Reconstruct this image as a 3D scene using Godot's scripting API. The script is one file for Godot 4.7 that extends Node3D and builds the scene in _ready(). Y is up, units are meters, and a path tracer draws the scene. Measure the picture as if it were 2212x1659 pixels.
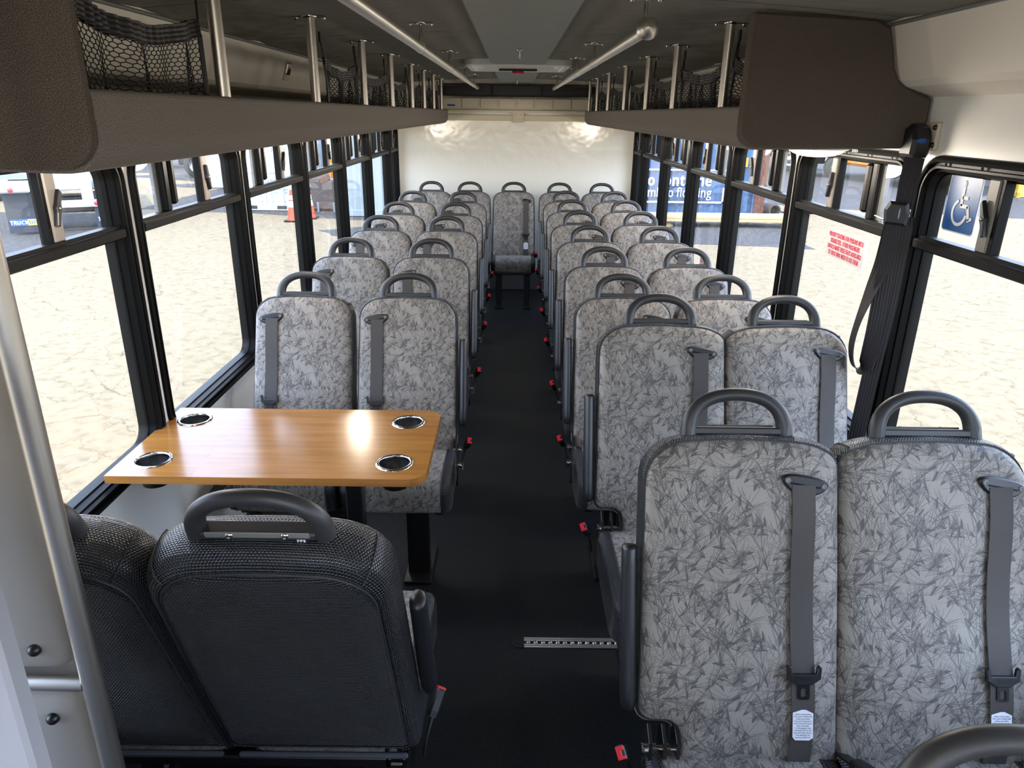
extends Node3D
# Interior of a shuttle bus seen from its front towards the back. x across, y up, z = -distance from the camera.
const XL := -1.15
const XR := 1.19
const DB := 7.55
const GY := -0.78
var M := {}
var used := {}
var rng := RandomNumberGenerator.new()

func _ready():
	rng.seed = 7
	# camera
	var cam := Camera3D.new(); cam.name = "camera"; add_child(cam)
	cam.fov = rad_to_deg(2.0 * atan(829.5 / 1560.0)); cam.near = 0.02; cam.far = 300.0
	cam.position = Vector3(0, 1.72, 0)
	cam.basis = Basis(Vector3.UP, deg_to_rad(-0.074)) * Basis(Vector3.RIGHT, deg_to_rad(-20.54)) * Basis(Vector3.BACK, deg_to_rad(0.7))
	cam.current = true
	# sky, sun, exposure
	var e := Environment.new()
	var sm := ProceduralSkyMaterial.new()
	sm.sky_top_color = Color(0.66, 0.76, 0.92); sm.sky_horizon_color = Color(0.88, 0.92, 0.96)
	sm.ground_horizon_color = Color(0.8, 0.78, 0.72); sm.ground_bottom_color = Color(0.6, 0.57, 0.5)
	sm.sky_energy_multiplier = 2.6; sm.ground_energy_multiplier = 1.0; sm.sky_curve = 0.2
	var sky := Sky.new(); sky.sky_material = sm
	e.background_mode = Environment.BG_SKY; e.sky = sky
	e.tonemap_mode = Environment.TONE_MAPPER_LINEAR; e.tonemap_exposure = 1.12
	e.sdfgi_enabled = true; e.ssao_enabled = true; e.ssil_enabled = true
	var we := WorldEnvironment.new(); we.name = "environment"; we.environment = e; add_child(we)
	var sun := DirectionalLight3D.new(); sun.name = "sun"; add_child(sun)
	sun.look_at_from_position(Vector3(-0.1, 3.2, 2.2), Vector3.ZERO)
	sun.light_energy = 2.0; sun.light_color = Color(1.0, 0.94, 0.82); sun.light_angular_distance = 0.6; sun.shadow_enabled = true
	sun.sky_mode = DirectionalLight3D.SKY_MODE_LIGHT_ONLY
	materials()
	shell_of_bus()
	windows()
	racks()
	ceiling_things()
	seats()
	table()
	front_left()
	shoulder_belt()
	stickers()
	small_things()
	outside()

# ---------------------------------------------------------------- naming
func numbered(n: String) -> String:
	if not used.has(n):
		used[n] = 0
		return n
	used[n] += 1
	return "%s_%03d" % [n, used[n]]

func tag(o: Node, label := "", category := "", group := "", kind := ""):
	if label: o.set_meta("label", label)
	if category: o.set_meta("category", category)
	if group: o.set_meta("group", group)
	if kind: o.set_meta("kind", kind)
	return o

func thing(called: String, label: String, category: String, at := Vector3.ZERO, turn := 0.0, group := "", kind := "") -> Node3D:
	var o := Node3D.new(); o.name = numbered(called); add_child(o)
	o.position = at; o.rotation.y = turn
	tag(o, label, category, group, kind)
	return o

func put(called: String, s, m: Material, parent: Node, xf := Transform3D.IDENTITY) -> MeshInstance3D:
	var o := MeshInstance3D.new()
	o.name = numbered(called) if parent == self else called
	if s is SurfaceTool:
		s.generate_normals()
		o.mesh = s.commit()
	else:
		o.mesh = s
	o.material_override = m
	o.transform = xf
	parent.add_child(o, true)
	return o

# ---------------------------------------------------------------- shapes
func st(smooth := true) -> SurfaceTool:
	var s := SurfaceTool.new(); s.begin(Mesh.PRIMITIVE_TRIANGLES)
	s.set_smooth_group(0 if smooth else -1)
	return s

func v(s: SurfaceTool, p: Vector3, uv := Vector2.ZERO):
	s.set_uv(uv); s.add_vertex(p)

func quad(s: SurfaceTool, a: Vector3, b: Vector3, c: Vector3, d: Vector3, ua := Vector2(0, 0), ub := Vector2(1, 0), uc := Vector2(1, 1), ud := Vector2(0, 1)):
	v(s, a, ua); v(s, c, uc); v(s, b, ub)
	v(s, a, ua); v(s, d, ud); v(s, c, uc)

func flatquad(s: SurfaceTool, a: Vector3, b: Vector3, c: Vector3, d: Vector3):
	# uv in metres
	var w := a.distance_to(b); var h := a.distance_to(d)
	quad(s, a, b, c, d, Vector2(0, 0), Vector2(w, 0), Vector2(w, h), Vector2(0, h))

# chamfered box, flat shaded
func box(s: SurfaceTool, c: Vector3, size: Vector3, ch := 0.0, xf := Transform3D.IDENTITY):
	s.set_smooth_group(-1)
	var h := size * 0.5
	ch = minf(ch, 0.45 * minf(size.x, minf(size.y, size.z)))
	for ax in 3:
		var a1 := (ax + 1) % 3; var a2 := (ax + 2) % 3
		for sg in [-1.0, 1.0]:
			var n := Vector3.ZERO; n[ax] = sg * h[ax]
			var u := Vector3.ZERO; u[a1] = h[a1] - ch
			var w := Vector3.ZERO; w[a2] = (h[a2] - ch) * sg
			flatquad(s, xf * (c + n - u - w), xf * (c + n + u - w), xf * (c + n + u + w), xf * (c + n - u + w))
	if ch > 0.0:
		for ax in 3:
			var a1 := (ax + 1) % 3; var a2 := (ax + 2) % 3
			for s1 in [-1.0, 1.0]:
				for s2 in [-1.0, 1.0]:
					var e := Vector3.ZERO; e[ax] = h[ax] - ch
					var p := Vector3.ZERO; p[a1] = s1 * h[a1]; p[a2] = s2 * (h[a2] - ch)
					var q := Vector3.ZERO; q[a1] = s1 * (h[a1] - ch); q[a2] = s2 * h[a2]
					if s1 * s2 > 0: flatquad(s, xf * (c - e + p), xf * (c + e + p), xf * (c + e + q), xf * (c - e + q))
					else: flatquad(s, xf * (c + e + p), xf * (c - e + p), xf * (c - e + q), xf * (c + e + q))
		for sx in [-1.0, 1.0]:
			for sy in [-1.0, 1.0]:
				for sz in [-1.0, 1.0]:
					var a := Vector3(sx * h.x, sy * (h.y - ch), sz * (h.z - ch))
					var b := Vector3(sx * (h.x - ch), sy * h.y, sz * (h.z - ch))
					var d := Vector3(sx * (h.x - ch), sy * (h.y - ch), sz * h.z)
					if sx * sy * sz > 0: v(s, xf * (c + a)); v(s, xf * (c + d)); v(s, xf * (c + b))
					else: v(s, xf * (c + a)); v(s, xf * (c + b)); v(s, xf * (c + d))

# tube through points; radius may be a float or an array; sq squashes along the frame's second axis
func tube(s: SurfaceTool, pts: Array, r, n := 10, caps := true, sq := 1.0, up := Vector3(0.13, 0.27, 0.95)):
	s.set_smooth_group(0)
	var rings := []
	var nrm := Vector3.ZERO
	var length := 0.0
	for i in pts.size():
		var t: Vector3 = (pts[mini(i + 1, pts.size() - 1)] - pts[maxi(i - 1, 0)]).normalized()
		if i == 0: nrm = (up - t * up.dot(t)).normalized()
		else:
			nrm = (nrm - t * nrm.dot(t)).normalized()
			length += pts[i].distance_to(pts[i - 1])
		var bn := t.cross(nrm)
		var rr: float = r[i] if r is Array else r
		var ring := []
		for k in n + 1:
			var a := TAU * k / n
			ring.append([pts[i] + (nrm * cos(a) + bn * sin(a) * sq) * rr, Vector2(rr * TAU * k / n, length)])
		rings.append(ring)
	for i in rings.size() - 1:
		for k in n:
			quad(s, rings[i][k][0], rings[i][k + 1][0], rings[i + 1][k + 1][0], rings[i + 1][k][0], rings[i][k][1], rings[i][k + 1][1], rings[i + 1][k + 1][1], rings[i + 1][k][1])
	if caps:
		s.set_smooth_group(-1)
		for e in [0, rings.size() - 1]:
			for k in n:
				if e == 0: v(s, pts[0]); v(s, rings[0][k][0]); v(s, rings[0][k + 1][0])
				else: v(s, pts[e]); v(s, rings[e][k + 1][0]); v(s, rings[e][k][0])

func cyl(s: SurfaceTool, a: Vector3, b: Vector3, r, n := 16):
	tube(s, [a, b], r, n, true)

# lathe about local y; profile = array of Vector2(radius, height)
func lathe(s: SurfaceTool, prof: Array, n := 24, xf := Transform3D.IDENTITY, smooth := true):
	s.set_smooth_group(0 if smooth else -1)
	for i in prof.size() - 1:
		for k in n:
			var a := TAU * k / n; var b := TAU * (k + 1) / n
			var p: Vector2 = prof[i]; var q: Vector2 = prof[i + 1]
			quad(s, xf * Vector3(p.x * cos(a), p.y, p.x * sin(a)), xf * Vector3(p.x * cos(b), p.y, p.x * sin(b)), xf * Vector3(q.x * cos(b), q.y, q.x * sin(b)), xf * Vector3(q.x * cos(a), q.y, q.x * sin(a)), Vector2(float(k) / n, p.y), Vector2((k + 1.0) / n, p.y), Vector2((k + 1.0) / n, q.y), Vector2(float(k) / n, q.y))

# flat belt: ribbon of width w and thickness t through points; side = direction of its width at each point
func ribbon(s: SurfaceTool, pts: Array, side, w: float, t := 0.002):
	s.set_smooth_group(0)
	var length := 0.0
	var rows := []
	for i in pts.size():
		var d: Vector3 = (pts[mini(i + 1, pts.size() - 1)] - pts[maxi(i - 1, 0)]).normalized()
		var sd: Vector3 = side[i] if side is Array else side
		sd = (sd - d * sd.dot(d)).normalized()
		var nn := sd.cross(d) * t * 0.5
		if i > 0: length += pts[i].distance_to(pts[i - 1])
		var hw := sd * w * 0.5
		rows.append([pts[i] - hw + nn, pts[i] + hw + nn, pts[i] + hw - nn, pts[i] - hw - nn, length])
	for i in rows.size() - 1:
		var a = rows[i]; var b = rows[i + 1]
		for k in 4:
			s.set_smooth_group(k + 1)
			var k2 := (k + 1) % 4
			var ww := w if k % 2 == 0 else t
			quad(s, a[k], a[k2], b[k2], b[k], Vector2(0, a[4]), Vector2(ww, a[4]), Vector2(ww, b[4]), Vector2(0, b[4]))
	s.set_smooth_group(-1)
	var f = rows[0]; var l = rows[-1]
	flatquad(s, f[3], f[2], f[1], f[0]); flatquad(s, l[0], l[1], l[2], l[3])

# Catmull-Rom points through a row of points
func eased(pts: Array, n := 6) -> Array:
	var o := []
	for i in pts.size() - 1:
		var a: Vector3 = pts[maxi(i - 1, 0)]; var d: Vector3 = pts[mini(i + 2, pts.size() - 1)]
		for k in n: o.append((pts[i] as Vector3).cubic_interpolate(pts[i + 1], a, d, k / float(n)))
	o.append(pts[-1])
	return o

# rounded rectangle round the origin, counter-clockwise, 4 * (n + 1) points
func rrect(w: float, h: float, r: float, n := 8) -> PackedVector2Array:
	var out := PackedVector2Array()
	r = clampf(r, 0.0005, 0.499 * minf(w, h))
	var cs := [Vector2(w / 2 - r, h / 2 - r), Vector2(-w / 2 + r, h / 2 - r), Vector2(-w / 2 + r, -h / 2 + r), Vector2(w / 2 - r, -h / 2 + r)]
	for c in 4:
		for k in n + 1:
			var a := PI / 2 * (c + float(k) / n)
			out.append(cs[c] + Vector2(cos(a), sin(a)) * r)
	return out

# solid prism of an outline in the xy plane of xf, from z0 to z1, rim chamfered by ch
func prism(s: SurfaceTool, out: PackedVector2Array, z0: float, z1: float, xf := Transform3D.IDENTITY, ch := 0.0, smooth := false):
	s.set_smooth_group(-1)
	if Geometry2D.is_polygon_clockwise(out): out.reverse()
	var n := out.size()
	var inner := out
	if ch > 0.0:
		inner = PackedVector2Array()
		for i in n:
			var a := (out[i] - out[(i + n - 1) % n]).normalized(); var b := (out[(i + 1) % n] - out[i]).normalized()
			var nn := Vector2(-a.y - b.y, a.x + b.x)
			nn = nn.normalized() / maxf(0.35, cos(0.5 * a.angle_to(b)))
			inner.append(out[i] + nn * ch)
	var idx := Geometry2D.triangulate_polygon(inner)
	for i in range(0, idx.size(), 3):
		var p := [inner[idx[i]], inner[idx[i + 1]], inner[idx[i + 2]]]
		if (p[1] - p[0]).cross(p[2] - p[0]) < 0: p = [p[0], p[2], p[1]]
		for k in [0, 2, 1]: v(s, xf * Vector3(p[k].x, p[k].y, z1), p[k])
		for k in [0, 1, 2]: v(s, xf * Vector3(p[k].x, p[k].y, z0), p[k])
	if smooth: s.set_smooth_group(0)
	var lev := [[inner, z0], [out, z0 + ch], [out, z1 - ch], [inner, z1]] if ch > 0.0 else [[out, z0], [out, z1]]
	for l in lev.size() - 1:
		var A: PackedVector2Array = lev[l][0]; var B: PackedVector2Array = lev[l + 1][0]
		var za: float = lev[l][1]; var zb: float = lev[l + 1][1]
		var run := 0.0
		for i in n:
			var j := (i + 1) % n
			var step := out[i].distance_to(out[j])
			quad(s, xf * Vector3(A[i].x, A[i].y, za), xf * Vector3(A[j].x, A[j].y, za), xf * Vector3(B[j].x, B[j].y, zb), xf * Vector3(B[i].x, B[i].y, zb), Vector2(run, za), Vector2(run + step, za), Vector2(run + step, zb), Vector2(run, zb))
			run += step

# loops of equal point count joined one to the next: loops = [[outline, z], ...]
func loops(s: SurfaceTool, ls: Array, xf := Transform3D.IDENTITY, groups := false):
	for l in ls.size() - 1:
		s.set_smooth_group(l + 1 if groups else 0)
		var A: PackedVector2Array = ls[l][0]; var B: PackedVector2Array = ls[l + 1][0]
		for i in A.size():
			var j := (i + 1) % A.size()
			quad(s, xf * Vector3(A[i].x, A[i].y, ls[l][1]), xf * Vector3(A[j].x, A[j].y, ls[l][1]), xf * Vector3(B[j].x, B[j].y, ls[l + 1][1]), xf * Vector3(B[i].x, B[i].y, ls[l + 1][1]), A[i], A[j], B[j], B[i])

# upholstery: rings [scale, height] about c over an outline; bump(x, y, q) is added to the height
func rings(s: SurfaceTool, out: PackedVector2Array, c: Vector2, rs: Array, bump: Callable, around := false):
	s.set_smooth_group(0)
	var rows := []
	var acc := 0.0
	for k in rs.size():
		var q: float = rs[k][0]
		var row := []
		var run := 0.0
		if k > 0: acc += Vector2((rs[k][0] - rs[k - 1][0]) * 0.22, rs[k][1] - rs[k - 1][1]).length()
		for i in out.size() + 1:
			var o := out[i % out.size()]
			if i > 0: run += o.distance_to(out[i - 1])
			var p := c + (o - c) * q
			row.append([Vector3(p.x, p.y, rs[k][1] + bump.call(p.x, p.y, q)), Vector2(run, acc) if around else p])
		rows.append(row)
	for k in rows.size() - 1:
		for i in out.size():
			var a = rows[k][i]; var b = rows[k][i + 1]; var d = rows[k + 1][i + 1]; var f = rows[k + 1][i]
			if rs[k][0] <= 0.0:
				v(s, a[0], a[1]); v(s, d[0], d[1]); v(s, f[0], f[1])
			elif rs[k + 1][0] <= 0.0:
				v(s, a[0], a[1]); v(s, b[0], b[1]); v(s, f[0], f[1])
			else:
				quad(s, b[0], a[0], f[0], d[0], b[1], a[1], f[1], d[1])

func text(called: String, words: String, height: float, m: Material, parent: Node, xf: Transform3D, depth := 0.002, bold := false, font := "Droid Sans", align := HORIZONTAL_ALIGNMENT_CENTER) -> MeshInstance3D:
	var t := TextMesh.new()
	var f := SystemFont.new(); f.font_names = PackedStringArray([font])
	if bold: f.font_weight = 700
	t.font = f; t.text = words; t.font_size = 40; t.pixel_size = height / 29.0; t.depth = depth; t.curve_step = 1.0
	t.horizontal_alignment = align
	return put(called, t, m, parent, xf)

# ---------------------------------------------------------------- materials
func mat(called: String, rgb: Array, rough := 0.6, metal := 0.0, spec := 0.5) -> StandardMaterial3D:
	var m := StandardMaterial3D.new()
	m.resource_name = called
	m.albedo_color = Color8(rgb[0], rgb[1], rgb[2]); m.roughness = rough; m.metallic = metal; m.metallic_specular = spec
	m.cull_mode = BaseMaterial3D.CULL_DISABLED
	M[called] = m
	return m

func noise_tex(freq: float, size: int, octaves := 3, sd := 1, ramp := []) -> NoiseTexture2D:
	var n := FastNoiseLite.new(); n.seed = sd; n.frequency = freq; n.fractal_octaves = octaves; n.noise_type = FastNoiseLite.TYPE_SIMPLEX_SMOOTH
	var t := NoiseTexture2D.new(); t.width = size; t.height = size; t.seamless = true; t.noise = n
	if ramp:
		var g := Gradient.new()
		g.offsets = PackedFloat32Array(ramp.map(func(x): return x[0])); g.colors = PackedColorArray(ramp.map(func(x): return x[1]))
		t.color_ramp = g
	return t

func tri_map(m: StandardMaterial3D, per_metre: float, world := true):
	m.uv1_triplanar = true; m.uv1_world_triplanar = world; m.uv1_scale = Vector3.ONE * per_metre
	return m

func relief(m: StandardMaterial3D, t: Texture2D, cm: float):
	m.heightmap_enabled = true; m.heightmap_texture = t; m.heightmap_scale = cm
	return m

# seat cloth: fans of fine curved lines and dark wedges over a plain ground
func fan_cloth() -> ImageTexture:
	var W := 1024
	var d := PackedByteArray(); d.resize(W * W)
	var r := RandomNumberGenerator.new(); r.seed = 31
	for i in W:
		if r.randf() < 0.10:
			for j in W: d[j * W + i] = 14
		if r.randf() < 0.06:
			for j in W: d[i * W + j] = maxi(d[i * W + j], 10)
	var spots := []
	for i in 11:
		for j in 10: spots.append(Vector2((i + 0.5 * (j % 2) + r.randf_range(-0.35, 0.35)) / 11.0, (j + r.randf_range(-0.35, 0.35)) / 10.0) * W)
	for p in spots:
		var a := r.randf_range(0, TAU) if r.randf() < 0.5 else PI / 2 + r.randf_range(-0.9, 0.9)
		var spread := r.randf_range(0.5, 1.1)
		var length := r.randf_range(190, 330)
		var n := r.randi_range(6, 10)
		var wedge := r.randf_range(0.18, 0.40)
		var side := r.randf_range(-1.0, 1.0)
		for k in n + 22:
			var fill := k >= n
			var t := r.randf_range(-0.5, 0.5) if not fill else ((k - n) / 21.0 - 0.5) * 0.30 + side * 0.35
			var ang := a + t * spread
			var bend := (t * 1.2 + side * 0.8 + r.randf_range(-0.3, 0.3)) if not fill else side * 0.5
			var l: float = length * (r.randf_range(0.65, 1.0) if not fill else wedge * (1.0 - 0.6 * absf(t)))
			var q: Vector2 = p
			var steps := int(l / 0.8)
			for i in steps:
				q += Vector2(cos(ang), sin(ang)) * 0.8
				ang += bend * 0.8 / length
				var dark := 150 if fill else 140
				var x := int(q.x) & 1023; var y := int(q.y) & 1023
				var at := y * W + x
				if d[at] < dark: d[at] = dark
				at = y * W + ((x + 1) & 1023)
				if d[at] < dark: d[at] = dark
				at = ((y + 1) & 1023) * W + x
				if d[at] < dark: d[at] = dark
				at = ((y + 1) & 1023) * W + ((x + 1) & 1023)
				if d[at] < dark: d[at] = dark
				if fill or i < steps * 0.85:
					at = ((y + 2) & 1023) * W + x
					if d[at] < dark: d[at] = dark
					at = y * W + ((x + 2) & 1023)
					if d[at] < dark: d[at] = dark
					at = ((y + 1) & 1023) * W + ((x + 2) & 1023)
					if d[at] < dark: d[at] = dark
	var bytes := PackedByteArray(); bytes.resize(W * W * 3)
	for i in W * W:
		var k := d[i] / 200.0
		bytes[i * 3] = int(148 - 86 * k); bytes[i * 3 + 1] = int(141 - 82 * k); bytes[i * 3 + 2] = int(132 - 74 * k)
	return ImageTexture.create_from_image(Image.create_from_data(W, W, false, Image.FORMAT_RGB8, bytes))

func height_image(w: int, h: int, f: Callable) -> ImageTexture:
	var b := PackedByteArray(); b.resize(w * h)
	for y in h:
		for x in w: b[y * w + x] = int(255.0 * clampf(f.call(x, y), 0.0, 1.0))
	return ImageTexture.create_from_image(Image.create_from_data(w, h, false, Image.FORMAT_L8, b))

func materials():
	var m := mat("cloth", [255, 255, 255], 0.55, 0.0, 0.45)
	m.albedo_texture = fan_cloth(); m.uv1_scale = Vector3(1 / 0.24, 1 / 0.24, 1)
	m.rim_enabled = true; m.rim = 0.25; m.rim_tint = 0.5
	var weave := height_image(64, 64, func(x, y):
		var row := int(y / 16.0)
		var fx: float = fposmod(x + (16 if row % 2 else 0), 32) / 32.0 - 0.5
		var fy: float = fposmod(y, 16) / 16.0 - 0.5
		return clampf(1.15 - pow(absf(fx) * 2.1, 2.4) - pow(absf(fy) * 2.1, 2.4), 0.0, 1.0))
	m = mat("weave", [32, 34, 39], 0.27, 0.0, 0.7)
	m.uv1_scale = Vector3(1 / 0.0125, 1 / 0.0165, 1)
	relief(m, weave, 0.40)
	m = mat("piping", [50, 51, 55], 0.5)
	mat("hem", [74, 76, 82], 0.95, 0.0, 0.1)
	mat("handle", [48, 48, 49], 0.42, 0.0, 0.5)
	mat("armrest", [27, 28, 30], 0.4, 0.0, 0.5)
	m = mat("webbing", [74, 70, 67], 0.6, 0.0, 0.4)
	relief(m, height_image(32, 32, func(x, y): return 0.5 + 0.5 * sin(TAU * (x + y * 0.5) / 16.0) * cos(TAU * (x - y * 0.5) / 16.0)), 0.03)
	m.uv1_scale = Vector3(1 / 0.006, 1 / 0.006, 1)
	m = mat("belt_black", [38, 35, 36], 0.55, 0.0, 0.4)
	relief(m, height_image(32, 32, func(x, _y): return 0.5 + 0.5 * cos(TAU * x / 32.0)), 0.08)
	m.uv1_scale = Vector3(1 / 0.0082, 1 / 0.01, 1)
	mat("black_plastic", [26, 26, 28], 0.4, 0.0, 0.5)
	mat("black_metal", [17, 17, 19], 0.32, 0.0, 0.6)
	mat("rubber", [7, 7, 7], 0.42, 0.0, 0.25)
	mat("frame_black", [14, 13, 13], 0.45, 0.0, 0.28)
	mat("red", [205, 22, 48], 0.3)
	mat("tag_white", [232, 234, 240], 0.7)
	mat("ink", [90, 95, 110], 0.8)
	m = mat("steel", [208, 201, 191], 0.36, 1.0)
	mat("chrome", [215, 213, 208], 0.12, 1.0)
	m = mat("aluminium", [190, 193, 198], 0.35, 1.0)
	var fuzz := noise_tex(0.35, 256, 2, 5)
	m = mat("carpet", [186, 178, 168], 0.95, 0.0, 0.15)
	relief(m, fuzz, 0.16); tri_map(m, 9.0)
	m.albedo_texture = noise_tex(0.25, 256, 3, 9, [[0.2, Color(0.42, 0.40, 0.40)], [0.8, Color(1, 1, 1)]])
	m = mat("carpet_dark", [140, 129, 117], 0.95, 0.0, 0.15)
	relief(m, fuzz, 0.16); tri_map(m, 9.0)
	m.albedo_texture = noise_tex(0.25, 256, 3, 9, [[0.2, Color(0.42, 0.40, 0.40)], [0.8, Color(1, 1, 1)]])
	m = mat("headliner", [148, 144, 134], 0.95, 0.0, 0.15)
	relief(m, noise_tex(0.02, 256, 4, 12), 1.2); tri_map(m, 0.8)
	m.albedo_texture = noise_tex(0.5, 512, 2, 19, [[0.0, Color(0.84, 0.84, 0.84)], [1.0, Color(1, 1, 1)]])
	m = mat("duct_cloth", [150, 152, 146], 0.95, 0.0, 0.15)
	relief(m, noise_tex(0.06, 256, 3, 13), 0.5); tri_map(m, 2.0)
	m = mat("floor", [35, 39, 41], 0.5, 0.0, 0.35)
	m.albedo_texture = noise_tex(0.08, 512, 5, 3, [[0.0, Color(0.7, 0.7, 0.7)], [1.0, Color(1, 1, 1)]]); tri_map(m, 1.6)
	mat("wall", [234, 232, 226], 0.35, 0.0, 0.5)
	m = mat("cove", [230, 222, 208], 0.6, 0.0, 0.35)
	m = mat("gloss_wall", [240, 234, 219], 0.16, 0.0, 0.5)
	relief(m, noise_tex(0.02, 256, 2, 22), 0.12); tri_map(m, 1.6)
	mat("beige_plastic", [206, 195, 172], 0.5)
	mat("white_plastic", [222, 221, 214], 0.45)
	mat("pale_panel", [158, 160, 170], 0.4)
	mat("padding", [168, 163, 154], 0.42, 0.0, 0.4)
	mat("trim_grey", [120, 120, 118], 0.5)
	mat("stile_beige", [122, 116, 110], 0.45)
	mat("vane", [64, 56, 50], 0.5)
	mat("net", [16, 16, 17], 0.8)
	m = mat("glass", [150, 160, 160], 0.02, 0.0, 0.5)
	m.transparency = BaseMaterial3D.TRANSPARENCY_ALPHA; m.albedo_color.a = 0.06
	m = mat("lens", [240, 232, 222], 0.2, 0.0, 0.5)
	# wood
	m = mat("wood", [180, 124, 62], 0.19, 0.0, 0.55)
	var wn := FastNoiseLite.new(); wn.seed = 4; wn.frequency = 0.012; wn.fractal_octaves = 4
	var im := Image.create(512, 512, false, Image.FORMAT_RGB8)
	for y in 512:
		for x in 512:
			var g := wn.get_noise_2d(x * 0.35, y * 4.0) * 0.5 + 0.5
			var f := wn.get_noise_2d(x * 2.0 + 900, y * 30.0) * 0.5 + 0.5
			var k := 0.78 + 0.24 * g + 0.06 * (f - 0.5)
			im.set_pixel(x, y, Color(k, k * (0.97 + 0.03 * g), k * (0.92 + 0.08 * g)))
	m.albedo_texture = ImageTexture.create_from_image(im); tri_map(m, 1.1)
	# outdoors
	m = mat("concrete", [131, 117, 94], 0.9, 0.0, 0.2)
	var cn := FastNoiseLite.new(); cn.seed = 8; cn.noise_type = FastNoiseLite.TYPE_CELLULAR; cn.frequency = 0.012; cn.cellular_return_type = FastNoiseLite.RETURN_DISTANCE2_SUB; cn.fractal_type = FastNoiseLite.FRACTAL_NONE
	cn.domain_warp_enabled = true; cn.domain_warp_amplitude = 40.0; cn.domain_warp_frequency = 0.01
	var ct := NoiseTexture2D.new(); ct.width = 1024; ct.height = 1024; ct.seamless = true; ct.noise = cn
	var cg := Gradient.new(); cg.offsets = PackedFloat32Array([0.0, 0.006, 0.018, 1.0]); cg.colors = PackedColorArray([Color(0.74, 0.72, 0.69), Color(0.90, 0.89, 0.88), Color(1, 1, 1), Color(1, 1, 1)])
	ct.color_ramp = cg
	m.detail_enabled = true; m.detail_blend_mode = BaseMaterial3D.BLEND_MODE_MUL; m.detail_albedo = ct
	m.albedo_texture = noise_tex(0.03, 1024, 6, 44, [[0.0, Color(0.80, 0.79, 0.77)], [0.4, Color(0.93, 0.93, 0.92)], [1.0, Color(1, 1, 1)]]); tri_map(m, 0.17)
	relief(m, noise_tex(0.2, 512, 3, 45), 0.25)
	m = mat("asphalt", [86, 84, 83], 0.9, 0.0, 0.2)
	m.albedo_texture = noise_tex(0.05, 512, 5, 46, [[0.0, Color(0.7, 0.7, 0.7)], [1.0, Color(1, 1, 1)]]); tri_map(m, 0.3)
	m = mat("blue_steel", [60, 92, 130], 0.6)
	m.albedo_texture = noise_tex(0.012, 512, 5, 50, [[0.0, Color(0.55, 0.5, 0.48)], [0.3, Color(0.85, 0.85, 0.86)], [1.0, Color(1, 1, 1)]]); tri_map(m, 0.35)
	m = mat("rust", [112, 72, 58], 0.9)
	m.albedo_texture = noise_tex(0.05, 256, 4, 51, [[0.0, Color(0.55, 0.5, 0.5)], [1.0, Color(1, 1, 1)]]); tri_map(m, 1.0)
	mat("white_steel", [182, 194, 196], 0.6)
	mat("grey_steel", [120, 132, 138], 0.6)
	mat("paint_white", [176, 180, 180], 0.4)
	mat("paint_yellow", [205, 145, 28], 0.45)
	mat("paint_orange", [205, 120, 32], 0.45)
	mat("paint_red", [196, 36, 48], 0.4)
	mat("paint_green", [70, 92, 84], 0.5)
	mat("container_yellow", [205, 165, 50], 0.5)
	mat("pale_blue", [160, 184, 206], 0.55)
	mat("tyre", [45, 46, 48], 0.85)
	mat("flap", [38, 42, 52], 0.7)
	mat("cone_orange", [215, 58, 28], 0.5)
	mat("lavender", [160, 158, 172], 0.7)
	mat("timber", [172, 146, 104], 0.8)
	mat("dump", [70, 62, 60], 0.7)
	mat("sign_blue", [0, 92, 166], 0.4)
	mat("flap_blue", [30, 80, 150], 0.5)
	mat("flap_yellow", [236, 190, 60], 0.5)
	mat("sticker_white", [205, 203, 206], 0.5)
	mat("sticker_red", [196, 40, 70], 0.6)
	mat("print_white", [236, 240, 244], 0.6)
	mat("dark_pane", [40, 46, 52], 0.2)
	m = mat("lamp_lens", [220, 214, 204], 0.25)
	m.emission_enabled = true; m.emission = Color(1.0, 0.94, 0.86); m.emission_energy_multiplier = 0.6
	m = mat("lamp_red", [210, 50, 60], 0.3)
# ---------------------------------------------------------------- bus body
# wall frame: x = distance along the bus, y = height, z = into the room
func wall_xf(side: int, depth := 0.0) -> Transform3D:
	if side < 0: return Transform3D(Vector3(0, 0, -1), Vector3.UP, Vector3(1, 0, 0), Vector3(XL + depth, 0, 0))
	return Transform3D(Vector3(0, 0, -1), Vector3.UP, Vector3(-1, 0, 0), Vector3(XR - depth, 0, 0))

# section frame: x = distance from the wall into the room, y = height, z = along the bus
func section_xf(side: int) -> Transform3D:
	if side < 0: return Transform3D(Vector3(1, 0, 0), Vector3.UP, Vector3(0, 0, -1), Vector3(XL, 0, 0))
	return Transform3D(Vector3(-1, 0, 0), Vector3.UP, Vector3(0, 0, -1), Vector3(XR, 0, 0))

func shifted(p: PackedVector2Array, by: Vector2) -> PackedVector2Array:
	var o := PackedVector2Array()
	for q in p: o.append(q + by)
	return o

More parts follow.
